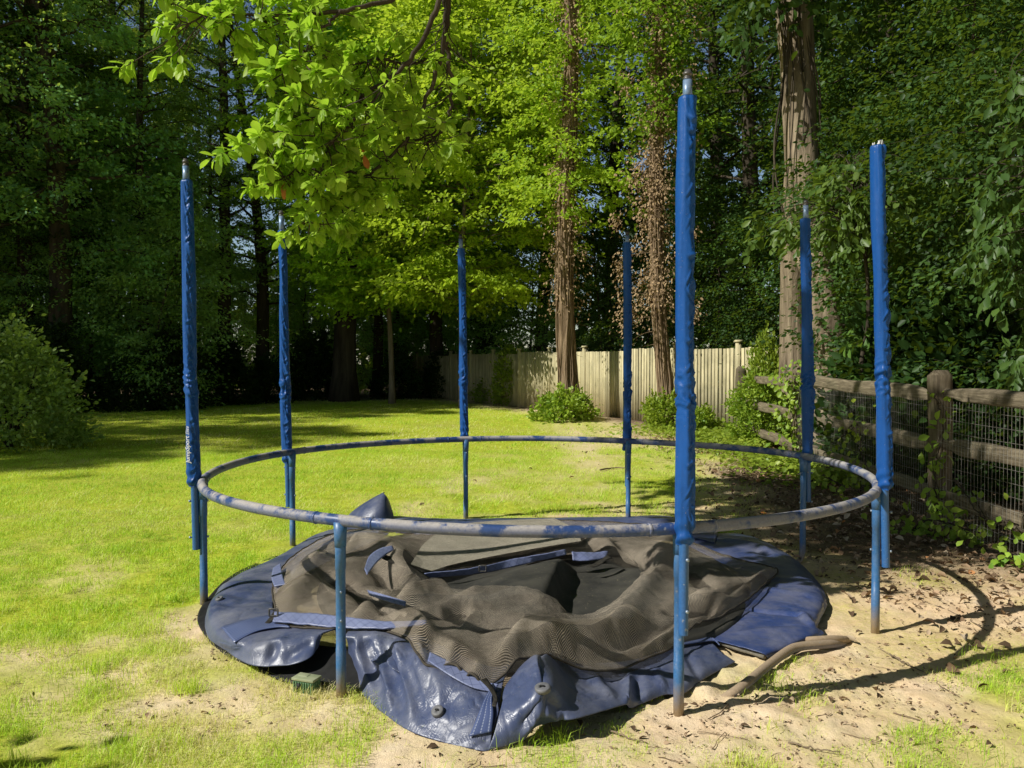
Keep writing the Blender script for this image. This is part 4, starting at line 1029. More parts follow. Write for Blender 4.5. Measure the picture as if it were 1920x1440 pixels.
# ---- split rail fence with wire mesh
PP = [np.array(p) for p in ((3.70, 3.3), (3.92, 7.45), (4.22, 12.0), (4.62, 16.4))]
SF = empty('rail_fence', (3.92, 7.45, 0), 'grey three rail split log fence backed with wire mesh at the right', 'fence')
def rough_log(p0, p1, hw, hh, seed, n=40, taper=.12):
    p0 = np.array(p0); p1 = np.array(p1); d = (p1 - p0); L = np.linalg.norm(d); d = d / L
    sx = np.cross(d, [0, 0, 1.0])
    if np.linalg.norm(sx) < .1: sx = np.array([1.0, 0, 0])
    sx /= np.linalg.norm(sx); up = np.cross(sx, d)
    prof = np.array([(-1, -.75), (-.8, -1), (.7, -1), (1, -.7), (1, .55), (.72, .92), (.1, 1), (-.75, .95), (-1, .6)])
    m = len(prof); u = np.linspace(0, 1, n)
    T = np.clip(np.minimum(u, 1 - u) / taper, 0.55, 1)[:, None]
    nx = fbm(u[:, None] * L * 1.6 + 7 * seed, np.arange(m)[None] * .9, 3, seed)
    ny = fbm(u[:, None] * L * 1.3 + 3, np.arange(m)[None] * .8 + 40, 3, seed + 3)
    w_ = .02 * vnoise(u * L * .8, u * 0, seed)[:, None]
    a = (prof[None, :, 0] * (1 + .22 * nx)) * hw * T; b_ = (prof[None, :, 1] * (1 + .2 * ny)) * hh * T + w_
    V = (p0 + d * (u * L)[:, None])[:, None] + a[..., None] * sx + b_[..., None] * up
    Fq = gridF(n, m, False, True); V = V.reshape(-1, 3)
    k = len(V); V = np.concatenate([V, V[:m].mean(0)[None], V[-m:].mean(0)[None]])
    j = np.arange(0, m - 1, 2)
    Fq = np.concatenate([Fq, np.stack([np.full(len(j), k), j, j + 1, (j + 2) % m], 1), np.stack([np.full(len(j), k + 1), (n - 1) * m + (j + 2) % m, (n - 1) * m + j + 1, (n - 1) * m + j], 1)])
    return V, Fq
sd = 1
for i, p in enumerate(PP):
    if i == 0: continue
    V, Fq = rough_log([p[0], p[1], -.1], [p[0] - .02, p[1], 1.43], .085, .075, 90 + i, 30, .02)
    V[:, :2] += (.012 * fbm(V[:, 2] * 3, V[:, 0] * 20, 3, i))[:, None]
    mk('post', V, Fq, M_POSTW, SF, col=np.full((len(V), 3), 1.0))
HZ = [(.28, .75, 1.20), (.29, .75, 1.20), (.24, .72, 1.22), (.22, .7, 1.15)]
for i in range(3):
    for k in range(3):
        sd += 1
        p0, p1 = PP[i], PP[i + 1]
        V, Fq = rough_log([p0[0], p0[1] - .08, HZ[i][k]], [p1[0], p1[1] + .08, HZ[i + 1][k] + .03], .045, .068 + .006 * math.sin(sd), sd)
        mk('rail', V, Fq, M_RAILW, SF, col=np.full((len(V), 3), 1.0))
M_WIRE = m_plain('galvanised fence wire', (.22, .20, .17), (.42, .40, .36), 20, .5, .4, 0, metal=.3)
for i in range(2):
    p0, p1 = PP[i], PP[i + 1]; d = p1 - p0; L = np.linalg.norm(d); d /= L
    o = np.array([-.075, 0])
    P = []
    nn = int(L / .052)
    for q in np.linspace(0, L, nn):
        c = p0 + d * q + o
        h = 1.16
        P.append(tube([[c[0], c[1], .03], [c[0] + .006 * math.sin(q * 3), c[1], .6], [c[0], c[1], h]], .0013, 4, caps=False))
    for z in np.arange(.06, 1.17, .104):
        qs = np.linspace(0, L, 14)
        pts = np.stack([p0[0] + d[0] * qs + o[0] - .002, p0[1] + d[1] * qs, z + .006 * np.sin(qs * 2 + z * 5)], 1)
        P.append(tube(pts, .0013, 4, caps=False))
    V, Fq = join(*P)
    mk('wire_mesh', V, Fq, M_WIRE, SF)
# ================================================================ foliage tools
LT = np.array([(0, 0, 0), (.3, .30, .06), (.7, .25, .03), (1, 0, -.12), (.7, -.25, .03), (.3, -.30, .06)])
LF = np.array([(0, 1, 2, 3), (0, 3, 4, 5)])
def unit(v): return v / (np.linalg.norm(v, axis=-1)[..., None] + 1e-9)
def leaves(pos, d, nrm, size, c, T=LT, TF=LF):
    d = unit(d); nrm = nrm - d * (nrm * d).sum(-1)[:, None]; nrm = unit(nrm); s = np.cross(nrm, d)
    n = len(pos); k = len(T)
    V = pos[:, None] + size[:, None, None] * (T[None, :, :1] * d[:, None] + T[None, :, 1:2] * s[:, None] + T[None, :, 2:] * nrm[:, None])
    Fq = (np.arange(n) * k)[:, None, None] + TF[None]
    return V.reshape(-1, 3), Fq.reshape(-1, TF.shape[1]), np.repeat(c, k)
def sprays(cen, out, rad, per, size, r_, flat=.3, droop=.25, cvar=.16, T=LT, TF=LF, tilt=.35):
    """flat leafy sprays like the layered twigs of a beech or maple"""
    n = len(cen); N = n * per
    cen = np.repeat(cen, per, 0); out = np.repeat(out, per, 0); rd = np.repeat(rad, per)
    sn = np.repeat(unit(np.array([0, 0, 1.0]) + r_.normal(0, tilt, (n, 3))), per, 0)
    a = unit(out); bq = np.cross(sn, a)
    u = r_.normal(0, .55, N); v = r_.normal(0, .42, N)
    pos = cen + a * (u * rd)[:, None] + bq * (v * rd)[:, None] + sn * (r_.normal(0, flat, N) * rd)[:, None]
    pos[:, 2] -= droop * rd * (u ** 2 + v ** 2)
    d = a * (.7 + u * .4)[:, None] + bq * (v * .9)[:, None] + r_.normal(0, .45, (N, 3)); d[:, 2] -= .25
    nn = sn + r_.normal(0, .42, (N, 3))
    c = np.repeat(r_.normal(.5, cvar, n), per) + r_.normal(0, .13, N)
    return leaves(pos, d, nn, size * r_.uniform(.65, 1.25, N), np.clip(c, 0, 1), T, TF)
def make_tree(seed, H, z0, z1, prof, nl, per_l, per_s, leaf, tr, bend=.3, rise=.45, sp=.55, flat=.12, limbs=True, roots=True):
    r_ = np.random.default_rng(seed)
    n = 26; zz = np.linspace(-.15, H, n)
    bx = bend * np.sin(zz / H * 3 + seed) * zz / H * 2; by = bend * np.cos(zz / H * 2.3 + seed * 2) * zz / H * 1.5
    bx -= bx[0]; by -= by[0]
    rad = tr * (1 - .82 * np.clip(zz / H, 0, 1)) * (1 + (.55 * np.exp(-np.clip(zz, 0, 9) / .45) if roots else 0))
    ax = np.stack([bx, by, zz], 1)
    P = [tube(ax, rad, 14)]
    V0, F0 = P[0]
    ang = np.arctan2(V0[:, 1], V0[:, 0])
    V0[:, :2] *= (1 + .05 * fbm(ang * 1.5 + 9, V0[:, 2] * .6, 3, seed))[:, None]
    cen, out, rd = [], [], []
    for i in range(nl):
        h = z0 + (z1 - z0) * ((i + r_.uniform(0, 1)) / nl)
        az = i * 2.39996 + r_.normal(0, .3)
        L = prof((h - z0) / (z1 - z0)) * r_.uniform(.6, 1.15)
        b0 = np.array([np.interp(h, zz, bx), np.interp(h, zz, by), h])
        dr = np.array([math.cos(az), math.sin(az), 0])
        rs = rise * r_.uniform(.4, 1.4)
        t = np.linspace(0, 1, 7)
        wv = r_.normal(0, .10, (7, 3)) * L * t[:, None] * .5
        pth = b0 + dr * (L * t)[:, None] + np.array([0, 0, 1.0]) * (L * (rs * t - .45 * rs * t ** 2.4 - .12 * t ** 3))[:, None] + wv
        if limbs:
            r0 = max(.012, tr * .28 * min(1, L / 3.5) * (1 - .6 * h / H))
            P.append(tube(pth, r0 * (1 - .85 * t), 5, caps=False))
        for k in range(per_l):
            u = r_.uniform(.22, 1.0) ** .8
            q = np.array([np.interp(u, t, pth[:, c]) for c in range(3)])
            side = np.cross(dr, [0, 0, 1.0]) * r_.normal(0, .36 * L * (1.15 - u * .6))
            q = q + side + np.array([0, 0, r_.normal(0, .15)])
            cen.append(q); out.append(dr + unit(side[None])[0] * .6); rd.append(sp * r_.uniform(.6, 1.3))
    V, Fq, c = sprays(np.array(cen), np.array(out), np.array(rd), per_s, leaf, r_, flat)
    return join(*P), (V, Fq, c)
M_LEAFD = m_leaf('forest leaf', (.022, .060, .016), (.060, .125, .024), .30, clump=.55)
M_LEAFM = m_leaf('maple leaf', (.24, .44, .03), (.55, .74, .07), .5, tcol=(.72, .92, .05))
M_LEAFS = m_leaf('sassafras leaf', (.20, .42, .03), (.50, .74, .08), .5, .42, .35, tcol=(.55, .88, .05))
M_LEAFY = m_leaf('ivy leaf', (.13, .26, .025), (.42, .54, .07), .35, .42, .35, tcol=(.5, .65, .04))
M_LEAFG = m_leaf('young tree leaf', (.07, .15, .03), (.17, .27, .05), .35, .42, .35)
M_LEAFE = m_leaf('edge tree leaf', (.035, .085, .02), (.10, .18, .035), .3, .45, .3)
M_LEAFB = m_leaf('bush leaf', (.10, .20, .05), (.34, .48, .14), .28, .38, .4)
M_DEAD = m_plain('dead vine leaf', (.20, .13, .07), (.50, .36, .21), 9, .85, .1, .2)
M_BARK = m_bark('dark bark', (.035, .028, .02), (.11, .09, .065), 5)
M_BARKL = m_bark('pale ridged bark', (.12, .095, .065), (.32, .26, .19), 7, (1, 1, .12), .03)
M_BARKV = m_bark('vine wrapped bark', (.13, .085, .05), (.36, .26, .17), 9, (1, 1, .2), .05)
M_BARKT = m_bark('furrowed trunk bark', (.10, .075, .05), (.40, .32, .22), 11, (1, 1, .10), .05)
PROTO = {}
def proto(key, trunk, crown, mleaf, mbark, cname='crown'):
    PROTO[key] = (trunk, crown, mleaf, mbark, cname, {})
def place(key, name, loc, label, cat, group=None, s=1.0, rz=0.0, tilt=(0, 0), sz=None, leaf_light=1.0):
    trunk, crown, mleaf, mbark, cname, cache = PROTO[key]
    root = empty(name, loc, label, cat, group)
    root.rotation_euler = (tilt[0], tilt[1], rz)
    root.scale = (s, s, sz or s)
    if not cache:
        if trunk is not None:
            o = _mk('trunk', trunk[0], trunk[1], mbark, None); o.parent = root; cache['t'] = o
        o = _mk(cname, crown[0], crown[1], mleaf, None, col=np.stack([crown[2]] * 3, 1), smooth=False); o.parent = root; cache['c'] = o
    else:
        for o in cache.values():
            c = o.copy(); COL.objects.link(c); c.parent = root
    for o in root.children: o.color = (*((leaf_light,) * 3 if not isinstance(leaf_light, tuple) else leaf_light), 1)  # object colour lifts or darkens the leaves in place of light
    return root
dome = lambda a: lambda q: a * (.45 + 1.0 * q * (1 - q) * 2.2)
tall = lambda a: lambda q: a * (.8 + .5 * math.sin(q * 3.1)) * (1 if q < .8 else (1 - q) / .2 * .8 + .2)
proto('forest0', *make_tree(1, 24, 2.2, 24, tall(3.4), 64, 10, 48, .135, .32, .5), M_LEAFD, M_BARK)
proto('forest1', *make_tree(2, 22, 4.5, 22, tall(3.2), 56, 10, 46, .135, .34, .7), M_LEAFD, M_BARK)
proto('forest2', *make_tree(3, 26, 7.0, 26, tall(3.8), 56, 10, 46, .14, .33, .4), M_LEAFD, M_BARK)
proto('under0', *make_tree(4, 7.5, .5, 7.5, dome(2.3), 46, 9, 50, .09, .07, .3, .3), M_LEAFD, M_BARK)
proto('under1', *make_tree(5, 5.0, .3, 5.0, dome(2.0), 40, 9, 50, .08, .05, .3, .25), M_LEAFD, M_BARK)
proto('maple', *make_tree(6, 14, 3.2, 14, lambda q: 4.3 * (.62 + .5 * math.sin(q * 3.1)), 105, 13, 42, .16, .10, .35, .25, .55, .08), M_LEAFM, M_BARKL)
def shrub_leaves(seed, rx, ry, h, n, leaf, per=14, spr=.16, z0=.05):
    r_ = np.random.default_rng(seed)
    a = r_.uniform(0, 6.283, n); q = r_.uniform(0, 1, n) ** .5; z = r_.uniform(0, 1, n)
    k = np.sqrt(np.clip(1 - (z * .98) ** 2.2, .02, 1)) * (.75 + .35 * vnoise(a * 1.4, z * 3, seed))
    shell = .55 + .45 * q
    cen = np.stack([np.cos(a) * rx * k * shell, np.sin(a) * ry * k * shell, z0 + z * h * (1 + .18 * vnoise(a * 2, z, seed + 3))], 1)
    out = np.stack([np.cos(a), np.sin(a), .5 + z], 1)
    V, Fq, c = sprays(cen, out, np.full(n, spr) * r_.uniform(.6, 1.5, n), per, leaf, r_, .5, .1, .14, tilt=.6)
    return V, Fq, c
def stems(seed, n, rx, ry, h, r0):
    r_ = np.random.default_rng(seed); P = []
    for i in range(n):
        a = r_.uniform(0, 6.28); k = r_.uniform(.3, .8)
        t = np.linspace(0, 1, 6)
        P.append(tube(np.stack([np.cos(a) * rx * k * t ** 1.3 + r_.normal(0, .02, 6), np.sin(a) * ry * k * t ** 1.3 + r_.normal(0, .02, 6), h * .85 * t - .03], 1), r0 * (1 - .7 * t), 5, caps=False))
    return join(*P)
proto('bush', stems(1, 14, 1.5, 1.2, 2.1, .022), shrub_leaves(1, 1.75, 1.4, 2.25, 700, .105, 15, .22), M_LEAFB, M_BARK, 'foliage')
proto('clump', stems(2, 8, .6, .5, .5, .008), shrub_leaves(2, .85, .7, .62, 260, .10, 9, .12), M_LEAFY, M_BARK, 'foliage')
proto('heap', stems(3, 12, .8, .7, 1.3, .01), shrub_leaves(3, .95, .8, 1.45, 460, .085, 10, .14), M_LEAFY, M_BARK, 'foliage')
proto('scrub', stems(4, 10, 1., .8, 1.5, .015), shrub_leaves(4, 1.3, 1.1, 1.9, 420, .12, 11, .22), M_LEAFD, M_BARK, 'foliage')
# ================================================================ trees
def X(px, y): return (px - 960) / F * y
k_ = 0
FOREST = [  # px, y, kind, scale, rotation, trunk label
 (105, 25.0, 'forest1', 1.05, 0.4, 'thick dark trunk nearest the left edge behind the round bush'),
 (275, 28.0, 'forest2', .62, 1.9, 'slim straight dark trunk between the left edge and the first pole'),
 (-30, 24.0, 'forest1', 1.0, 2.2, 'dark trunk cut by the left edge of the picture'),
 (418, 31.0, 'forest2', .85, 5.2, 'dark leaning trunk seen against bright sky just right of the first pole'),
 (388, 34.0, 'forest2', .5, 3.0, 'thin dark trunk against the sky gap by the first pole'),
 (488, 33.0, 'forest1', .85, 1.2, 'dark trunk just left of the second pole'),
 (645, 32.0, 'forest2', 1.35, 4.0, 'broadest dark trunk standing alone at the far lawn edge'),
 (705, 36.0, 'forest1', .7, .3, 'slim trunk just right of the broad trunk at the far lawn edge'),
 (820, 36.0, 'forest2', .95, 2.0, 'dark trunk left of the third pole at the back'),
 (560, 39.0, 'forest0', .6, .9, 'tree in deep shade between the second pole and the broad trunk'),
 (205, 33.0, 'forest0', 1.0, 2.8, 'dense tree in deep shade right of the thick left trunk'),
 (340, 40.0, 'forest0', .6, 1.1, 'dense tree far back behind the first pole'),
 (20, 34.0, 'forest0', 1.1, 5.0, 'dense tree far back at the left edge'),
 (760, 42.0, 'forest0', .95, 3.3, 'dense tree far back between the broad trunk and the third pole'),
 (905, 41.0, 'forest0', 1.1, 4.4, 'dense tree far back just right of the third pole'),
 (1010, 35.0, 'forest0', 1.0, .6, 'dense tree behind the far end of the board fence'),
 (1150, 33.0, 'forest1', 1.0, 2.5, 'dense tree behind the fence between the two vine trunks'),
 (1240, 38.0, 'forest0', 1.05, 4.9, 'dense tree far behind the second vine trunk'),
 (1345, 30.0, 'forest1', 1.0, 1.6, 'dark tree behind the fence right of the tallest pole'),
 (1425, 25.0, 'forest0', .95, 3.9, 'dark tree behind the fence left of the big forked trunk'),
 (1560, 27.0, 'forest1', 1.1, .2, 'dark tree straight behind the big forked trunk'),
 (1640, 21.0, 'forest0', 1.0, 5.5, 'dark tree behind the top of the right hand pole'),
 (1760, 24.0, 'forest0', 1.1, 2.1, 'dark tree far back above the rail fence post'),
 (1800, 17.0, 'forest1', .95, 4.2, 'dark tree behind the rail fence near the right edge'),
 (1960, 19.0, 'forest0', 1.0, 1.3, 'dark tree at the right edge behind the rail fence'),
 (2150, 15.0, 'forest1', 1.0, 3.5, 'dark tree just past the right edge'),
]
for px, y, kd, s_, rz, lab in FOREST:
    place(kd, 'forest_tree', (X(px, y), y, -.05), lab, 'tree', 'trees in the shaded wood around the lawn', s_, rz, leaf_light=(4.7, 4.2, 6.9) if px < 1000 else 1.25)  # leaf colour raised in place of light reaching the shaded wood
# trees of the same wood that stand left of the picture and shade the back of the lawn
for i, (x, y, kd, s_) in enumerate([(-20, 23, 'forest0', 1.0), (-24, 26, 'forest1', 1.05), (-28, 23, 'forest0', 1.0), (-26.5, 19, 'forest1', 1.05), (-27.5, 14.5, 'forest0', 1.0), (-28, 10, 'forest1', 1.0), (-28.5, 6, 'forest0', .98), (-29, 1.5, 'forest1', 1.0), (-34, 7, 'forest0', 1.05), (-34, 15, 'forest0', 1.05), (-27, 31, 'forest2', 1.1), (-19, 29, 'forest1', 1.1), (-33, 27, 'forest0', 1.1), (-15, 25.5, 'forest0', .8), (-38, 21, 'forest0', 1.1)]):
    place(kd, 'forest_tree', (x, y, -.05), 'tall dark tree of the wood along the left of the lawn, beyond the left edge', 'tree', 'trees of the wood left of the picture', s_, i * 1.7)
for i, (x, y) in enumerate([(6, -13), (12, -10), (0, -16), (-6, -19), (17, -5), (18, 2), (15, 7), (20, 11), (-12, -24), (9, -19), (22, -12), (-1, -24)]):  # unseen trees added to block sky light falling on the yard
    place(['forest0', 'forest1'][i % 2], 'forest_tree', (x, y, -.05), 'unseen tall dark tree added outside the view to cut sky light', 'tree', 'unseen trees added to cut sky light', 1.0, i * 1.3)
UNDER = [
 (70, 29.0, 'under0', 1.7, 'tall layered beech like tree filling the shade right of the left edge'), (215, 30.5, 'under0', 1.6, 'tall layered tree filling the shade before the first pole'),
 (330, 33.0, 'under0', .95, 'tall layered tree behind the top of the first pole'), (530, 37.0, 'under0', .95, 'layered tree behind the second pole'),
 (735, 38.0, 'under0', 1.5, 'layered tree between the broad trunk and the third pole'), (-60, 27.0, 'under0', 1.6, 'layered tree cut by the left edge behind the bush'), (880, 40.0, 'under0', 1.6, 'layered tree far behind the third pole'),
 (30, 25.5, 'under0', 1.0, 'low leafy tree in shade behind the round bush'), (165, 26.5, 'under0', 1.15, 'low dark tree spreading between the two left trunks'),
 (300, 26.5, 'under1', 1.3, 'low dark tree left of the first pole'), (235, 29.5, 'under0', 1.3, 'taller understory tree behind the slim left trunk'),
 (435, 34.5, 'under0', .8, 'low dark tree between the first two poles'), (580, 36, 'under0', .9, 'low tree in shade left of the broad trunk'),
 (700, 38, 'under1', 1.3, 'low tree in shade right of the broad trunk'), (790, 39, 'under0', .95, 'low tree in shade left of the third pole'),
 (905, 37, 'under1', 1.1, 'low tree in shade behind the fence end'),
 (985, 31, 'under0', .9, 'leafy understory tree behind the fence end'), (1130, 27.5, 'under0', .85, 'leafy understory tree above the fence between the vine trunks'),
 (1215, 26, 'under1', 1.0, 'low leafy tree above the fence by the fourth pole'), (1330, 24, 'under0', .9, 'leafy understory tree right of the tallest pole'),
 (1440, 20, 'under1', 1.05, 'low dark tree left of the forked trunk'),
 (1730, 15.8, 'under1', 1.2, 'leafy understory tree behind the right hand pole'), (1740, 12.5, 'under1', 1.05, 'leafy understory tree above the rail fence post'),
 (1860, 11.5, 'under0', .95, 'leafy understory tree by the right edge above the wire mesh'), (1720, 18, 'under0', 1.15, 'taller understory tree behind the right hand pole'),
 (1990, 9.5, 'under1', 1.0, 'leafy understory tree cut by the right edge'), (1600, 19, 'under0', 1.1, 'understory tree right of the forked trunk'),
 (1900, 15, 'under0', 1.2, 'taller understory tree by the right edge'),
]
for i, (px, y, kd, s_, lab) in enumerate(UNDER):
    place(kd, 'understory_tree', (X(px, y), y, -.05), lab, 'small tree', 'low trees under the wood', s_, i * 2.1, leaf_light=(5.4, 4.8, 7.8) if px < 1000 else 1.25)  # leaf colour raised here too, standing in for fill light
SCRUB = [(-40, 23.5), (90, 24.2), (230, 25.2), (330, 26.4), (420, 29), (500, 30.5), (590, 33), (745, 34), (830, 35), (930, 36.5), (1650, 13.4), (1690, 10.6), (1800, 10.0), (1930, 8.9), (1600, 16.5), (1850, 13.0)]
for i, (px, y) in enumerate(SCRUB):
    lab = ['low dark shrub at the left edge of the wood', 'low dark shrub at the foot of the thick left trunk', 'low dark shrub below the slim left trunk', 'low dark shrub behind the first pole', 'low dark shrub between the first two poles', 'low dark shrub behind the second pole', 'low dark shrub left of the broad trunk', 'low dark shrub right of the broad trunk', 'low dark shrub left of the third pole', 'low dark shrub at the far end of the fence',
           'low dark shrub at the foot of the forked trunk', 'low shrub seen through the rails left of the rail post', 'low shrub seen through the wire right of the rail post', 'low shrub at the right edge behind the wire', 'shrub in shade right of the forked trunk', 'shrub in deep shade far behind the wire mesh'][i]
    place('scrub', 'shrub', (X(px, y), y, 0), lab, 'shrub', 'low shrubs at the edge of the wood', 1.0 + .25 * math.sin(i * 2.3), i * 1.9, leaf_light=.7)
place('maple', 'maple_tree', (X(868, 27.0), 27.0, 0), 'slender tree with sunlit bright green leaves in the middle behind the frame', 'tree', None, 1.06, .8)
place('maple', 'maple_tree', (X(735, 30.0), 30.0, 0), 'broad sunlit bright green tree behind the overhanging limb', 'tree', None, 1.05, 2.9)
place('bush', 'round_bush', (-8.75, 14.2, 0), 'rounded glossy leaved bush on the lawn at the left edge', 'bush', None, .92, 0.3, sz=.82, leaf_light=1.7)  # leaf colour brightened in place of sun on the bush
place('bush', 'round_bush', (-4.6, 1.42, 0), 'unseen bush added beyond the left edge to shadow the lower left corner', 'bush', None, .9, 2.0)  # out of view, added only to cast the corner shadow
# ---------------------------------------------------------------- the two trunks under brown dead vine
def vine_trunk(name, x, y, r0, H, label, seed, lean=(0, 0), dead=(3000, .35), low=0.3):
    r_ = np.random.default_rng(seed)
    root = empty(name, (x, y, 0), label, 'tree', None)
    n = 70; zz = np.linspace(-.1, H, n)
    ax = np.stack([x + lean[0] * zz + .12 * np.sin(zz * .5 + seed), y + lean[1] * zz, zz], 1)
    V, Fq = tube(ax, r0 * (1 - .45 * zz / H) * (1 + .5 * np.exp(-np.clip(zz, 0, 9) / .5)), 22)
    i_ = np.arange(len(V)); ring = np.minimum(i_ // 22, n - 1)
    cxy = ax[ring, :2]; d = V[:, :2] - cxy; an = np.arctan2(d[:, 1], d[:, 0])
    V[:, :2] = cxy + d * (1 + .16 * fbm(an * 2 + 20, V[:, 2] * 1.2, 3, seed) + .10 * np.abs(np.sin(an * 5 + V[:, 2] * .8)))[:, None]
    mk('trunk', V, Fq, M_BARKV, root)
    P = []
    for k in range(34):          # ropes of dead vine
        a0 = r_.uniform(0, 6.28); z = np.linspace(0, H * r_.uniform(.4, 1), 26)
        a = a0 + .35 * np.sin(z * r_.uniform(.5, 1.3) + k) + r_.normal(0, .05, 26)
        rr = r0 * (1 - .45 * z / H) * (1.0 + .5 * np.exp(-z / .5)) * 1.08 + .02 + .015 * np.sin(z * 2 + k)
        cx_ = np.interp(z, zz, ax[:, 0]); cy_ = np.interp(z, zz, ax[:, 1])
        P.append(tube(np.stack([cx_ + rr * np.cos(a), cy_ + rr * np.sin(a), z], 1), r_.uniform(.010, .026), 6, caps=False))
    for k in range(60):          # dead side twigs
        z0 = r_.uniform(1.5, H); a = r_.uniform(0, 6.28); L = r_.uniform(.3, 1.0)
        c = np.array([np.interp(z0, zz, ax[:, 0]), y, z0]); t = np.linspace(0, 1, 6)
        P.append(tube(c + np.stack([np.cos(a) * L * t, np.sin(a) * L * t, L * (.3 * t - .5 * t ** 2)], 1) + r_.normal(0, .03, (6, 3)) * t[:, None], .008 * (1 - .7 * t), 4, caps=False))
    mk('vine_stems', *join(*P), M_BARKV, root)
    nd, sp_ = dead
    nc = 95; cz = low + (H - low) * r_.beta(1.25, 1.6, nc); ca_ = r_.uniform(0, 6.28, nc); cr = r0 * .8 + sp_ * r_.uniform(0, 1, nc) ** 1.5
    cr *= np.where(cz > 5.5, .75, 1); wgt = r_.uniform(.2, 1, nc); pick = r_.choice(nc, nd, p=wgt / wgt.sum())
    cs = r_.uniform(.08, .26, nc)[pick]
    z = cz[pick] + r_.normal(0, 1.25, nd) * cs - .08; rr = np.abs(cr[pick] + r_.normal(0, .8, nd) * cs); a = ca_[pick] + r_.normal(0, 1, nd) * cs / np.maximum(rr, .2)
    hug = r_.uniform(0, 1, nd) < .22; a = np.where(hug, r_.uniform(0, 6.28, nd), a); rr = np.where(hug, r0 * r_.uniform(.95, 1.2, nd), rr)
    z = np.clip(z, low * .6, H)
    cx_ = np.interp(z, zz, ax[:, 0])
    pos = np.stack([cx_ + rr * np.cos(a), y + rr * np.sin(a), z], 1)
    d = np.stack([np.cos(a) * .5, np.sin(a) * .5, np.full(nd, -.9)], 1) + r_.normal(0, .4, (nd, 3))
    V, Fq, c = leaves(pos, d, r_.normal(0, 1, (nd, 3)), r_.uniform(.035, .09, nd), r_.uniform(0, 1, nd))
    mk('dead_leaves', V, Fq, M_DEAD, root, smooth=False)
    ng = 300 if r0 > .2 else 150; gz_ = r_.uniform(5.2 if r0 > .2 else 6.8, H, ng); ga = r_.uniform(0, 6.28, ng); g_r = r0 + r_.uniform(0, 1.9 if r0 > .2 else 1.2, ng)
    gc_ = np.stack([np.interp(gz_, zz, ax[:, 0]) + g_r * np.cos(ga), y + g_r * np.sin(ga), gz_], 1)
    V, Fq, c = sprays(gc_, np.stack([np.cos(ga), np.sin(ga), 0 * ga], 1), np.full(ng, .35), 30, .13, r_, .2)
    go = mk('green_leaves', V, Fq, M_LEAFM, root, col=np.stack([c] * 3, 1), smooth=False); go.color = (.9, .9, .9, 1) if r0 > .2 else (.55, .6, .6, 1)
    return root
vine_trunk('vine_covered_tree', 1.52, 21.4, .215, 12.5, 'trunk wrapped in brown dead vine with green ivy at its foot', 3, (-.012, 0), (4200, .55), 3.0)
vine_trunk('vine_covered_tree', 3.62, 19.1, .135, 11.5, 'thinner trunk shaggy with dead brown leaves, left of the tallest pole', 9, (-.035, 0), (10500, .95), 2.5)
# ---------------------------------------------------------------- big forked trunk at the right
bt_ = empty('forked_tree', (5.48, 14.2, 0), 'big forked trunk with ropy bark and hanging vines behind the right side poles', 'tree')
def trunk_path(pts, rads, seed, m=24, n=60):
    P = catmull(np.array(pts, float), n); rr = np.interp(np.linspace(0, 1, n), np.linspace(0, 1, len(rads)), rads)
    V, Fq = tube(P, rr, m)
    i_ = np.minimum(np.arange(len(V)) // m, n - 1); c = P[i_]; d = V - c
    an = np.arctan2(d[:, 1], d[:, 0])
    return c + d * (1 + .07 * fbm(an * 1.6 + 30, c[:, 2] * .8, 3, seed) + .018 * np.abs(np.sin(an * 7 + c[:, 2])))[:, None], Fq
Va = trunk_path([at(1568, 800, 14.2) + [0, 0, -.4], at(1562, 740, 14.2), at(1552, 620, 14.2), at(1537, 500, 14.4), at(1515, 400, 14.6), at(1503, 300, 14.7), at(1497, 150, 14.8), at(1487, 0, 14.8), at(1470, -300, 14.8), at(1440, -700, 14.9)], [.40, .30, .265, .245, .28, .29, .295, .30, .27, .2], 5)
Vb = trunk_path([at(1486, 800, 15.4) + [0, 0, -.4], at(1487, 700, 15.4), at(1486, 560, 15.4), at(1490, 430, 15.2), at(1496, 330, 14.9), at(1500, 260, 14.8)], [.34, .25, .22, .22, .24, .2], 6)
Vc = trunk_path([at(1550, 590, 14.25), at(1518, 520, 14.7), at(1500, 470, 15.1), at(1492, 430, 15.2)], [.13, .12, .12, .15], 7, 16, 20)
mk('trunk', *join(Va, Vb, Vc), M_BARKT, bt_)
r_ = np.random.default_rng(12); P = []
for k in range(13):
    x0 = r_.uniform(1455, 1530); y1 = r_.uniform(60, 430)
    ys = np.linspace(-300, y1, 20); sgn = r_.uniform(-1, 1)
    pts = np.array([at(1472 + .5 * (x0 - 1472) + (x0 - 1490) * .5 + 13 * math.sin(y * (.010 + .003 * (k % 4)) + k * 2.1) + 16 * (y + 300) / 700, y, 14.8 - .37 * math.sqrt(max(0, 1 - ((x0 - 1492) / 42) ** 2)) - .02) for y in ys])
    P.append(tube(pts, r_.uniform(.007, .02), 6, caps=False))
mk('vine_stems', *join(*P), M_BARK, bt_)
r2 = np.random.default_rng(13)
q = np.array([at(r2.uniform(1380, 1640), r2.uniform(-420, 60), 14.8 + r2.normal(0, 1.2)) for _ in range(220)])
V, Fq, c = sprays(q, r2.normal(0, 1, (220, 3)), np.full(220, .45), 34, .15, r2, .15)
mk('crown', V, Fq, M_LEAFD, bt_, col=np.stack([c] * 3, 1), smooth=False)
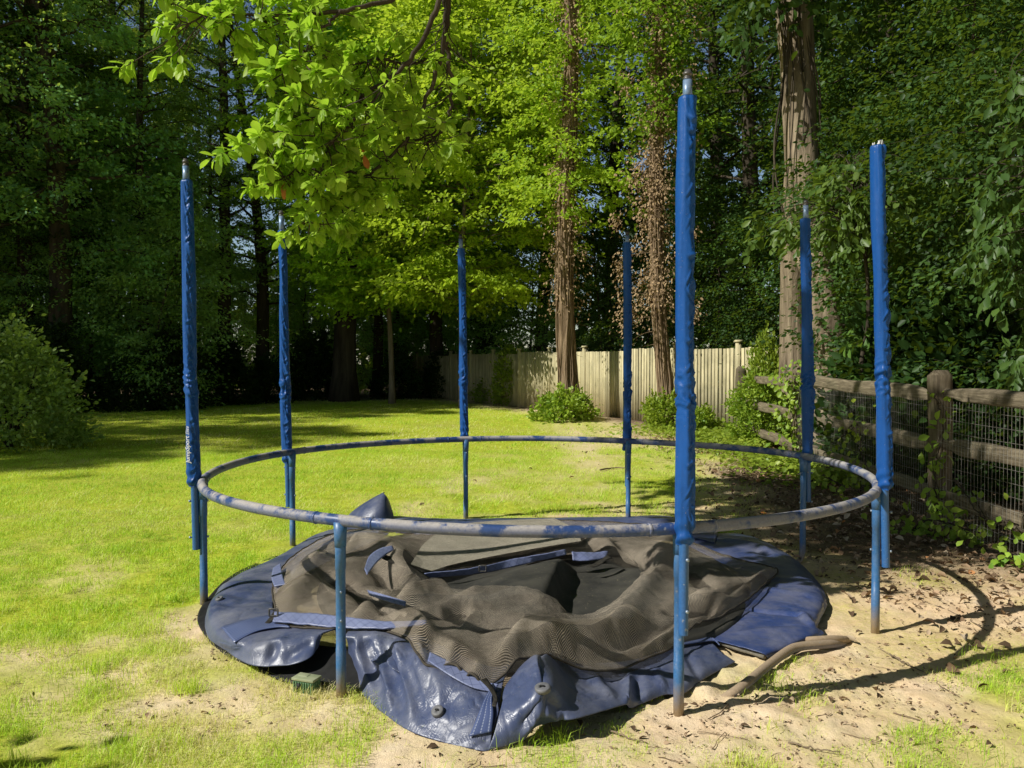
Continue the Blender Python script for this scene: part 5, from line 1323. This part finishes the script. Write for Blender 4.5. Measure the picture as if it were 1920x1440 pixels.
# ---------------------------------------------------------------- young leafy trees behind the rail fence
LB = np.array([(0, 0, 0), (.22, .10, .03), (.5, .24, .05), (.8, .20, .0), (1.0, 0, -.14), (.8, -.20, .0), (.5, -.24, .05), (.22, -.10, .03), (.5, 0, -.01)])
LBF = np.array([(0, 1, 2, 8), (8, 2, 3, 4), (8, 4, 5, 6), (0, 8, 6, 7)])
def big_leaf_tree(name, base, stem, cl, label, seed, leaf=.17, per=11, spr=.22, mat=M_LEAFG):
    r_ = np.random.default_rng(seed)
    root = empty(name, tuple(base), label, 'young tree')
    st = catmull(np.array(stem), 20)
    P = [tube(st, np.linspace(.035, .015, 20), 8)]
    C = np.array(cl)
    for c in C:
        j = np.argmin(np.linalg.norm(st - c, axis=1) + .3 * np.abs(st[:, 2] - c[2] + .3)); t = np.linspace(0, 1, 7)[:, None]
        P.append(tube(st[j] * (1 - t) + c * t + np.array([0, 0, .25]) * np.sin(t * 3.1) + r_.normal(0, .02, (7, 3)), np.linspace(.008, .003, 7), 4, caps=False))
    mk('trunk', *join(*P), M_BARK, root)
    V, Fq, c = sprays(C, C - st[-1] + r_.normal(0, .3, C.shape), np.full(len(C), spr), per, leaf, r_, .12, .2, .15, LB, LBF, .3)
    mk('crown', V, Fq, mat, root, col=np.stack([c] * 3, 1), smooth=False)
rr_ = np.random.default_rng(31)
cl = []
for x0, x1, y0, y1, n in ((1545, 1720, 305, 400, 42), (1415, 1520, 405, 455, 16), (1540, 1650, 390, 450, 22), (1560, 1700, 400, 470, 14), (1680, 1760, 330, 420, 14)):
    for _ in range(n): cl.append(at(rr_.uniform(x0, x1), rr_.uniform(y0, y1), 10.6 + rr_.normal(0, .4)))
big_leaf_tree('young_tree', (4.6, 10.6, 0), [at(1612, 800, 10.6) + [0, 0, -.2], at(1614, 690, 10.6), at(1628, 600, 10.6), at(1622, 480, 10.6), at(1600, 400, 10.6), at(1600, 330, 10.6)], cl, 'young tree with sunlit layered leaves between the two right hand poles', 41, .14, 15)
cl = []
for x0, x1, y0, y1, n in ((1600, 1680, 590, 690, 26), (1600, 1650, 640, 720, 12)):
    for _ in range(n): cl.append(at(rr_.uniform(x0, x1), rr_.uniform(y0, y1), 11.5 + rr_.normal(0, .3)))
big_leaf_tree('young_tree', (4.9, 11.5, 0), [at(1650, 830, 11.5), at(1645, 740, 11.5), at(1640, 660, 11.5), at(1630, 600, 11.5)], cl, 'small sapling drooping over the top rail behind the right hand pole', 43, .14)
cl = []
for x0, x1, y0, y1, n in ((1840, 2020, 260, 420, 30), (1850, 2050, 430, 560, 30), (1870, 2000, 130, 250, 14), (1780, 1900, 330, 520, 18), (1860, 2000, 600, 720, 16)):
    for _ in range(n): cl.append(at(rr_.uniform(x0, x1), rr_.uniform(y0, y1), 8.2 + rr_.normal(0, .4)))
big_leaf_tree('young_tree', (5.9, 8.3, 0), [at(2060, 960, 8.3), at(2060, 700, 8.3), at(2040, 480, 8.3), at(2000, 260, 8.3), at(1960, 130, 8.3)], cl, 'young large leaved tree reaching in from the right edge', 47, .125, 16, .22, M_LEAFE)
# ---------------------------------------------------------------- overhanging sassafras limb
SS = empty('sassafras_tree', (3.2, -1.0, 0), 'overhanging limb of large bright yellow green leaves at the top of the picture', 'tree')
rs = np.random.default_rng(77)
D0 = 4.5
P = [tube(catmull(np.array([(3.2, -1.0, -.2), (3.15, -.95, 2.2), (2.9, -.7, 4.2), (2.7, -.6, 6.5), (2.9, -.8, 9.0)]), 30), np.linspace(.20, .10, 30), 14),
     tube(catmull(np.array([(2.9, -.7, 4.2), (2.2, 1.2, 4.7), (1.0, 3.2, 4.5), (.2, 4.2, 4.1), at(842, -60, D0)]), 30), np.linspace(.085, .03, 30), 10)]
BR = [[(842, -60, 4.5), (760, -10, 4.5), (640, 20, 4.4), (500, 30, 4.35), (400, 30, 4.3), (315, 55, 4.3)],
      [(842, -60, 4.5), (800, 60, 4.5), (730, 150, 4.5), (620, 210, 4.4), (540, 240, 4.35), (460, 275, 4.3)],
      [(842, -60, 4.5), (838, 40, 4.6), (812, 150, 4.7), (770, 250, 4.7), (690, 330, 4.6), (620, 380, 4.5), (560, 425, 4.4)],
      [(842, -60, 4.5), (835, 60, 4.7), (846, 150, 4.8), (842, 215, 4.8), (800, 255, 4.8), (735, 275, 4.8)],
      [(812, 110, 4.7), (760, 120, 4.8), (700, 110, 4.8), (650, 130, 4.8)],
      [(640, 20, 4.4), (600, 60, 4.3), (560, 110, 4.3), (520, 130, 4.3)],
      [(690, 330, 4.6), (640, 320, 4.5), (560, 320, 4.4), (500, 345, 4.3)],
      [(730, 150, 4.5), (700, 190, 4.4), (640, 250, 4.3), (600, 300, 4.3)],
      [(842, -60, 4.5), (780, -80, 4.7), (660, -90, 4.7), (520, -60, 4.6), (430, -40, 4.5)]]
sk = []
for i, br in enumerate(BR):
    c = catmull(np.array([at(*p) for p in br]), 40); c += rs.normal(0, .006, c.shape)
    P.append(tube(c, np.linspace(.017 if i < 4 else .009, .003, 40), 7)); sk.append(c)
skp = np.concatenate(sk)
ends = []
for i, br in enumerate(BR):                      # leaf whorls at the ends of twigs, thicker towards the tips
    c = sk[i]
    n = [44, 52, 48, 8, 22, 22, 22, 26, 26][i]
    for k in range(n):
        u = rs.uniform(.30, 1.0) ** .75; q = c[int(u * 39)]
        e = q + np.array([rs.normal(0, .13), rs.normal(0, .16), rs.normal(-.05, .10)])
        ends.append((q, e))
    ends.append((c[36], c[39]))
LIM = catmull(np.array([(2.75, -.6, 6.2), (1.5, 1.0, 7.0), (-.6, 3.2, 7.0), (-2.6, 5.2, 6.8), (-3.6, 6.6, 6.6)]), 40)  # unseen limb added to carry the shading crown
P.append(tube(LIM, np.linspace(.09, .02, 40), 9))
for _ in range(860):                              # unseen crown added overhead to shade the far right of the ring
    q = LIM[rs.integers(20, 40)]; e = np.array([rs.uniform(-5.05, -2.45), rs.uniform(3.5, 7.4), rs.uniform(5.9, 7.4)])
    ends.append((q + (e - q) * .35, e))
for _ in range(14):
    q = skp[rs.integers(len(skp))]; ends.append((q, q + rs.normal(0, .1, 3)))
twl = []
for q, e in ends:
    t = np.linspace(0, 1, 6)[:, None]
    if np.linalg.norm(e - q) > 2.2: q = e + (q - e) * .5
    P.append(tube(q * (1 - t) + e * t + np.array([0, 0, -.02]) * np.sin(3 * t) + rs.normal(0, .003, (6, 3)), np.linspace(.004, .0022, 6), 5, caps=False))
for _ in range(26):                              # bare dark twigs hanging near the limb
    q = sk[3][rs.integers(5, 40)] if rs.uniform() < .6 else sk[2][rs.integers(3, 20)]
    t = np.linspace(0, 1, 8)[:, None]; d = np.array([rs.normal(0, .14), rs.normal(0, .1), -rs.uniform(.05, .32)])
    P.append(tube(q + d * t + np.array([.05, 0, 0]) * np.sin(t * 3 + q[0] * 9) + rs.normal(0, .008, (8, 3)), np.linspace(.004, .0015, 8), 4, caps=False))
mk('trunk', *join(*P), M_BARK, SS)
pos, dd, nn, sz, cc = [], [], [], [], []
for q, e in ends:
    ax_ = unit((e - q)[None])[0]; m_ = rs.integers(8, 14); cb = rs.normal(.55, .16)
    for k in range(m_):
        a = k * 2.4 + rs.normal(0, .3)
        u_ = unit(np.cross(ax_, [0.3, .2, 1.0])[None])[0]; v_ = np.cross(ax_, u_)
        d = ax_ * rs.uniform(.2, .9) + (u_ * math.cos(a) + v_ * math.sin(a)) * .9 + np.array([0, 0, -.35])
        pos.append(e - ax_ * rs.uniform(0, .09)); dd.append(d); nn.append(np.array([-.25, -.2, 1.0]) + rs.normal(0, .45, 3)); sz.append(rs.uniform(.05, .105)); cc.append(np.clip(cb + rs.normal(0, .1), 0, 1))
u = np.array([0, .12, .3, .5, .68, .85, 1.0]); wv = np.array([.012, .07, .155, .215, .225, .15, .0])
cur = -.16 * u ** 2
T7 = np.concatenate([np.stack([u, wv, cur + .05 * (wv / .2)], 1), np.stack([u, 0 * u, cur], 1), np.stack([u, -wv, cur + .05 * (wv / .2)], 1)])
F7 = np.concatenate([np.stack([np.arange(6) + a, np.arange(6) + a + 1, np.arange(6) + b_ + 1, np.arange(6) + b_], 1) for a, b_ in ((0, 7), (7, 14))])
def rot2(T, a, s):
    c_, s__ = math.cos(a) * s, math.sin(a) * s
    return np.stack([T[:, 0] * c_ - T[:, 1] * s__, T[:, 0] * s__ + T[:, 1] * c_, T[:, 2] * s], 1)
T3 = np.concatenate([T7, rot2(T7, .62, .68) + [0.16, 0, .004], rot2(T7, -.62, .68) + [0.16, 0, -.004]])
F3_ = np.concatenate([F7, F7 + 21, F7 + 42])
pos, dd, nn, sz, cc = map(np.array, (pos, dd, nn, sz, cc))
sz = np.where(pos[:, 2] > 5.4, sz * 1.8, sz)  # leaves of the added overhead crown enlarged to block more sun
lob = rs.uniform(0, 1, len(pos)) < .3
A = leaves(pos[~lob], dd[~lob], nn[~lob], sz[~lob], cc[~lob], T7, F7); B_ = leaves(pos[lob], dd[lob], nn[lob], sz[lob], cc[lob], T3, F3_)
V, Fq = join(A[:2], B_[:2]); c = np.concatenate([A[2], B_[2]])
mk('leaves', V, Fq, M_LEAFS, SS, col=np.stack([c] * 3, 1))
M_ORANGE = m_plain('orange withered leaf', (.45, .14, .03), (.6, .24, .06), 30, .6)
op = np.array([at(530, 340, 4.4), at(536, 350, 4.4), at(682, 290, 4.5), at(686, 262, 4.5)])
V, Fq, c = leaves(op, np.array([(.2, 0, -1.), (-.2, 0, -1.), (0.3, 0, -1), (-.3, 0, -1.)]), np.array([(0, -1., .2)] * 4), np.array([.09, .07, .08, .07]), np.ones(4), T7, F7)
mk('withered_leaf', V, Fq, M_ORANGE, SS)
# ---------------------------------------------------------------- ivy and creepers
place('clump', 'ivy_clump', (1.30, 20.3, .0), 'bright green ivy clump at the foot of the vine wrapped trunk', 'ivy', None, 1.05, .4)
place('clump', 'ivy_clump', (3.45, 18.2, 0), 'bright green leaf clump at the foot of the thinner vine trunk', 'ivy', None, .85, 2.4, sz=1.0)
place('heap', 'vine_heap', (4.55, 15.0, 0), 'sunlit yellow green vine heap at the corner of the two fences', 'vines', None, .82, 1.0, sz=.8)
place('heap', 'vine_heap', (5.05, 16.3, 0), 'vines climbing the end of the board fence', 'vines', None, .6, 3.0, sz=1.3)
place('clump', 'ivy_clump', (3.95, 17.3, 0), 'low leafy clump in front of the fence behind the tallest pole', 'ivy', None, .7, 4.4)
place('heap', 'vine_heap', (.05, 28.6, 0), 'dark ivy heap covering the shaded far end of the board fence', 'vines', None, 1.1, 2.0, sz=1.3)
place('heap', 'vine_heap', (-.6, 30.6, 0), 'low dark ivy in the shade beside the far fence end', 'vines', None, 1.1, 4.0, sz=.7)
def creeper(name, pts, n, leaf, label, seed, spread=.09):
    r_ = np.random.default_rng(seed); c = catmull(np.array(pts), 60)
    root = empty(name, tuple(pts[0]), label, 'creeper')
    P = [tube(c + r_.normal(0, .008, c.shape), .006, 5, caps=False)]
    P.append(tube(c[::-1] + np.array([.03, -.02, 0]) * np.sin(np.linspace(0, 9, 60))[:, None], .004, 5, caps=False))
    mk('stem', *join(*P), M_BARK, root)
    q = c[r_.integers(0, 60, n)] + r_.normal(0, spread, (n, 3)) * np.array([1, .7, .7])
    q[:, 2] = np.maximum(q[:, 2], .03)
    d = r_.normal(0, .6, (n, 3)) + np.array([-.3, -.5, -.5])
    V, Fq, cc = leaves(q, d, np.array([-.5, -.6, .7]) + r_.normal(0, .4, (n, 3)), leaf * r_.uniform(.6, 1.3, n), np.clip(r_.normal(.45, .2, n), 0, 1), LB * np.array([1, 1.25, 1]), LBF)
    mk('leaves', V, Fq, M_LEAFY, root, col=np.stack([cc] * 3, 1), smooth=False)
creeper('creeper', [(3.85, 7.32, .05), (3.80, 7.32, .5), (3.86, 7.32, .9), (3.80, 7.33, 1.22)], 75, .085, 'leafy creeper climbing the near rail fence post', 5, .07)
creeper('creeper', [(4.10, 11.85, .05), (4.06, 11.85, .6), (4.1, 11.85, 1.1), (4.12, 11.85, 1.35)], 340, .085, 'leafy creeper covering the far rail fence post', 6, .17)
creeper('creeper', [gp(1700, 1000), gp(1740, 975, .12), gp(1790, 985, .15), gp(1830, 1010, .05)], 110, .08, 'low creeper clump at the foot of the near rail fence post', 7, .12)
creeper('weed', [gp(1862, 1062, 0), gp(1868, 1050, .04), gp(1880, 1046, .08), gp(1900, 1040, .08)], 16, .085, 'small bright weed on the bare soil near the right edge', 8, .05)
creeper('creeper', [gp(1620, 930, .1), gp(1560, 900, .15), gp(1540, 880, .2), gp(1590, 870, .3)], 140, .09, 'shaded creeper between the two right hand poles below the bottom rail', 9, .18)
creeper('creeper', [(3.80, 8.6, .05), (3.86, 9.0, .5), (3.92, 9.3, .8), (3.95, 9.8, .6)], 70, .08, 'creeper tangled in the rails just left of the near post', 15, .16)
creeper('creeper', [(3.70, 5.6, .05), (3.72, 6.0, .3), (3.78, 6.5, .25), (3.80, 7.0, .5)], 60, .075, 'thin creeper in the wire mesh right of the near post', 16, .12)
# ground cover of ivy by the fence corner
r_ = np.random.default_rng(66); n = 9500
y = r_.uniform(9.5, 18.5, n); xr = 4.25 - .10 * (17 - y) * 0 + .03 * (y - 9)
x = xr - np.abs(r_.normal(0, .95, n)) * (.6 + .07 * (y - 9.5)) + .2
kp = fbm(x * 1.1, y * .8, 3, 14) > -.28; x, y = x[kp], y[kp]; n = len(x)
V, Fq, c = leaves(np.stack([x, y, ground_z(x, y) + r_.uniform(.02, .16, n)], 1), r_.normal(0, 1, (n, 3)) * [1, 1, .3], np.array([0, 0, 1.0]) + r_.normal(0, .35, (n, 3)), r_.uniform(.05, .11, n), np.clip(r_.normal(.55, .2, n), 0, 1), LB * np.array([1, 1.3, 1]), LBF)
o = mk('ground_ivy', V, Fq, M_LEAFY, col=np.stack([c] * 3, 1), smooth=False)
tag(o, 'sunlit ivy spreading over the ground along the fence corner', 'ground cover', kind='stuff')
# fallen leaves
def litter_pts(n, r_):
    y = np.sqrt(r_.uniform(3.2 ** 2, 17 ** 2, n)); x = r_.uniform(-.3, 1, n) * (.63 * y + .3)
    d = density(x, y)
    w_ = np.clip((x - (1.3 + .05 * y)) / 1.2, .02, 1) * np.clip(1 - d, 0, 1) * np.clip((y - 3.2) / 2.5, .12, 1)
    kp = (r_.uniform(0, 1, n) < w_) & ((x - CX) ** 2 + (y - CY) ** 2 > 1.95 ** 2) & (x < 4.3 + .05 * y)
    return x[kp], y[kp]
r_ = np.random.default_rng(67); x, y = litter_pts(15000, r_); n = len(x)
V, Fq, c = leaves(np.stack([x, y, ground_z(x, y) + r_.uniform(.008, .03, n)], 1), r_.normal(0, 1, (n, 3)) * [1, 1, .35], np.array([0, 0, 1.0]) + r_.normal(0, .5, (n, 3)), r_.uniform(.025, .085, n), r_.uniform(0, 1, n), LB * np.array([1, 1.2, 3.0]), LBF)
def m_litter():
    b = NB('fallen leaf'); a = b.n('Attribute', attribute_name='Col')
    c = b.ramp(a.outputs['Fac'], [(0, (.07, .045, .025)), (.45, (.24, .155, .09)), (.8, (.42, .30, .19)), (.93, (.55, .45, .32)), (1, (.5, .2, .05))])
    return b.done(b.principled(c, .8, .2))
o = mk('leaf_litter', V, Fq, m_litter(), col=np.stack([c] * 3, 1))
tag(o, 'brown curled fallen leaves scattered over the bare soil', 'fallen leaves', kind='stuff')
# small broken bits of leaf and bark trodden into the soil
r_ = np.random.default_rng(71); n = 30000
y = np.sqrt(r_.uniform(2.5 ** 2, 9.5 ** 2, n)); x = r_.uniform(-1, 1, n) * (.64 * y + .3); d = density(x, y)
kp = (r_.uniform(0, 1, n) < np.clip(1.05 - d * 1.5, 0, 1) * np.clip(.35 + .5 * (x > .8) + .6 * fbm(x * 1.3, y * 1.3, 3, 44), .05, 1)) & ((x - CX) ** 2 + (y - CY) ** 2 > 2.05 ** 2)
x, y = x[kp], y[kp]; n = len(x)
V, Fq, c = leaves(np.stack([x, y, ground_z(x, y) + r_.uniform(.006, .012, n)], 1), r_.normal(0, 1, (n, 3)) * [1, 1, .25], np.array([0, 0, 1.0]) + r_.normal(0, .45, (n, 3)), r_.uniform(.006, .024, n) * np.where(r_.uniform(0, 1, n) < .12, 2.0, 1), np.clip(r_.beta(1.1, 1.1, n) * .92, 0, 1), LB * np.array([1, 1.1, 2.5]), LBF)
o = mk('leaf_crumbs', V, Fq, m_litter(), col=np.stack([c] * 3, 1))
tag(o, 'small broken bits of brown leaf trodden into the bare soil', 'leaf bits', kind='stuff')
P = []
for _ in range(150):
    yy = math.sqrt(r_.uniform(2.7 ** 2, 7.5 ** 2)); xx = r_.uniform(-.4, 1) * .62 * yy
    if float(density(np.array([xx]), np.array([yy]))[0]) > .35 or (xx - CX) ** 2 + (yy - CY) ** 2 < 2.15 ** 2: continue
    a = r_.uniform(0, 6.28); L = r_.uniform(.05, .22); t = np.linspace(-.5, .5, 6)
    q = np.stack([xx + np.cos(a) * L * t + r_.normal(0, .004, 6), yy + np.sin(a) * L * t + r_.normal(0, .004, 6), ground_z(xx + np.cos(a) * L * t, yy + np.sin(a) * L * t) + .009], 1)
    P.append(tube(q, r_.uniform(.0012, .003), 4, caps=False))
o = mk('twig_litter', *join(*P), m_bark('fine twig', (.12, .08, .05), (.40, .30, .20), 20, (1, 1, 1), .004))
tag(o, 'thin broken twigs and stalks strewn over the bare soil', 'twig litter', kind='stuff')
# clods and crumbs of soil
r_ = np.random.default_rng(68); n = 5200
y = np.sqrt(r_.uniform(2.6 ** 2, 7.5 ** 2, n)); x = r_.uniform(-1, 1, n) * (.63 * y)
hot = np.exp(-(((x - 1.2) / .9) ** 2 + ((y - 3.8) / .5) ** 2)) + .25 * np.exp(-(((x + .9) / .9) ** 2 + ((y - 3.5) / .4) ** 2))
kp = r_.uniform(0, 1, n) < np.clip(hot + .12, 0, 1) * (density(x, y) < .4); kp &= ((x - CX) ** 2 + (y - CY) ** 2 > 2.0 ** 2)
x, y, hot = x[kp], y[kp], hot[kp]; n = len(x)
s_ = r_.uniform(.003, .011, n) * (1 + 1.3 * hot * r_.uniform(0, 1, n) ** 3)
OC = np.array([(1, 0, 0), (0, 1, 0), (-1, 0, 0), (0, -1, 0), (0, 0, .8), (.6, .6, .5), (-.6, .6, .5), (-.6, -.6, .5), (.6, -.6, .5)])
OF = np.array([(0, 5, 4, 8), (5, 1, 6, 4), (4, 6, 2, 7), (8, 4, 7, 3)])
V = np.stack([x, y, ground_z(x, y) + .006], 1)[:, None] + s_[:, None, None] * OC[None] * r_.uniform(.6, 1.3, (n, 9, 3))
Fq = ((np.arange(n) * 9)[:, None, None] + OF[None]).reshape(-1, 4)
o = mk('soil_crumbs', V, Fq, m_plain('soil crumb', (.33, .23, .14), (.56, .43, .29), 30, .95, .1, .3), smooth=False)
tag(o, 'crumbs and clods of dug soil around the loose tube', 'soil', kind='stuff')
# a few fallen twigs
M_TWIG = m_bark('dry twig', (.10, .07, .045), (.30, .23, .16), 20, (1, 1, 1), .004)
for pts, lab in (([(1668, 1226), (1700, 1243), (1735, 1262)], 'dark dry twig lying inside the curve of the rim shadow'),
                 ([(1478, 1392), (1530, 1404), (1575, 1410)], 'thin curved twig on the soil at the lower right'),
                 ([(1735, 1130), (1790, 1150), (1850, 1182)], 'pale straight stalk on the soil beside the right hand leg'),
                 ([(1145, 1369), (1185, 1385), (1215, 1392)], 'pale stalk on the soil left of the tallest pole'),
                 ([(1125, 881), (1150, 877), (1180, 878)], 'dark stick on the lawn beside the fourth pole'),
                 ([(1010, 1215), (1010, 1215), (1010, 1215)], '')):
    if not lab: continue
    c = catmull(np.array([gp(*p, .012) for p in pts]), 16); c[:, 2] += rng.normal(0, .003, 16)
    tw = mk('twig', *tube(c, np.linspace(.005, .0025, 16) * (c[0][1] / 4.2), 6), M_TWIG)
    tag(tw, lab, 'twig', 'twigs fallen on the soil')
# ---------------------------------------------------------------- far wood
r_ = np.random.default_rng(70); n = 26000
x = r_.uniform(-48, 40, n); y = r_.uniform(46, 60, n); z = r_.uniform(0, 1, n) ** 1.25 * 24
cl = fbm(x * .22, z * .28, 4, 33); kp = cl > (-.55 + .026 * z + .5 * np.exp(-((x + 13) / 9) ** 2) * np.clip((z - 3) / 4, 0, 1)); x, y, z = x[kp], y[kp], z[kp]; n = len(x)
V, Fq, c = leaves(np.stack([x, y, z], 1), r_.normal(0, 1, (n, 3)), r_.normal(0, 1, (n, 3)) + [0, -.6, .6], r_.uniform(.5, 1.1, n), np.clip(.5 + .3 * fbm(x * .3, z * .3, 2, 2) + r_.normal(0, .1, n), 0, 1))
o = mk('far_wood', V, Fq, M_LEAFD, col=np.stack([c] * 3, 1), smooth=False)
tag(o, 'dark far off wood filling the view between the trunks', 'wood', kind='stuff')
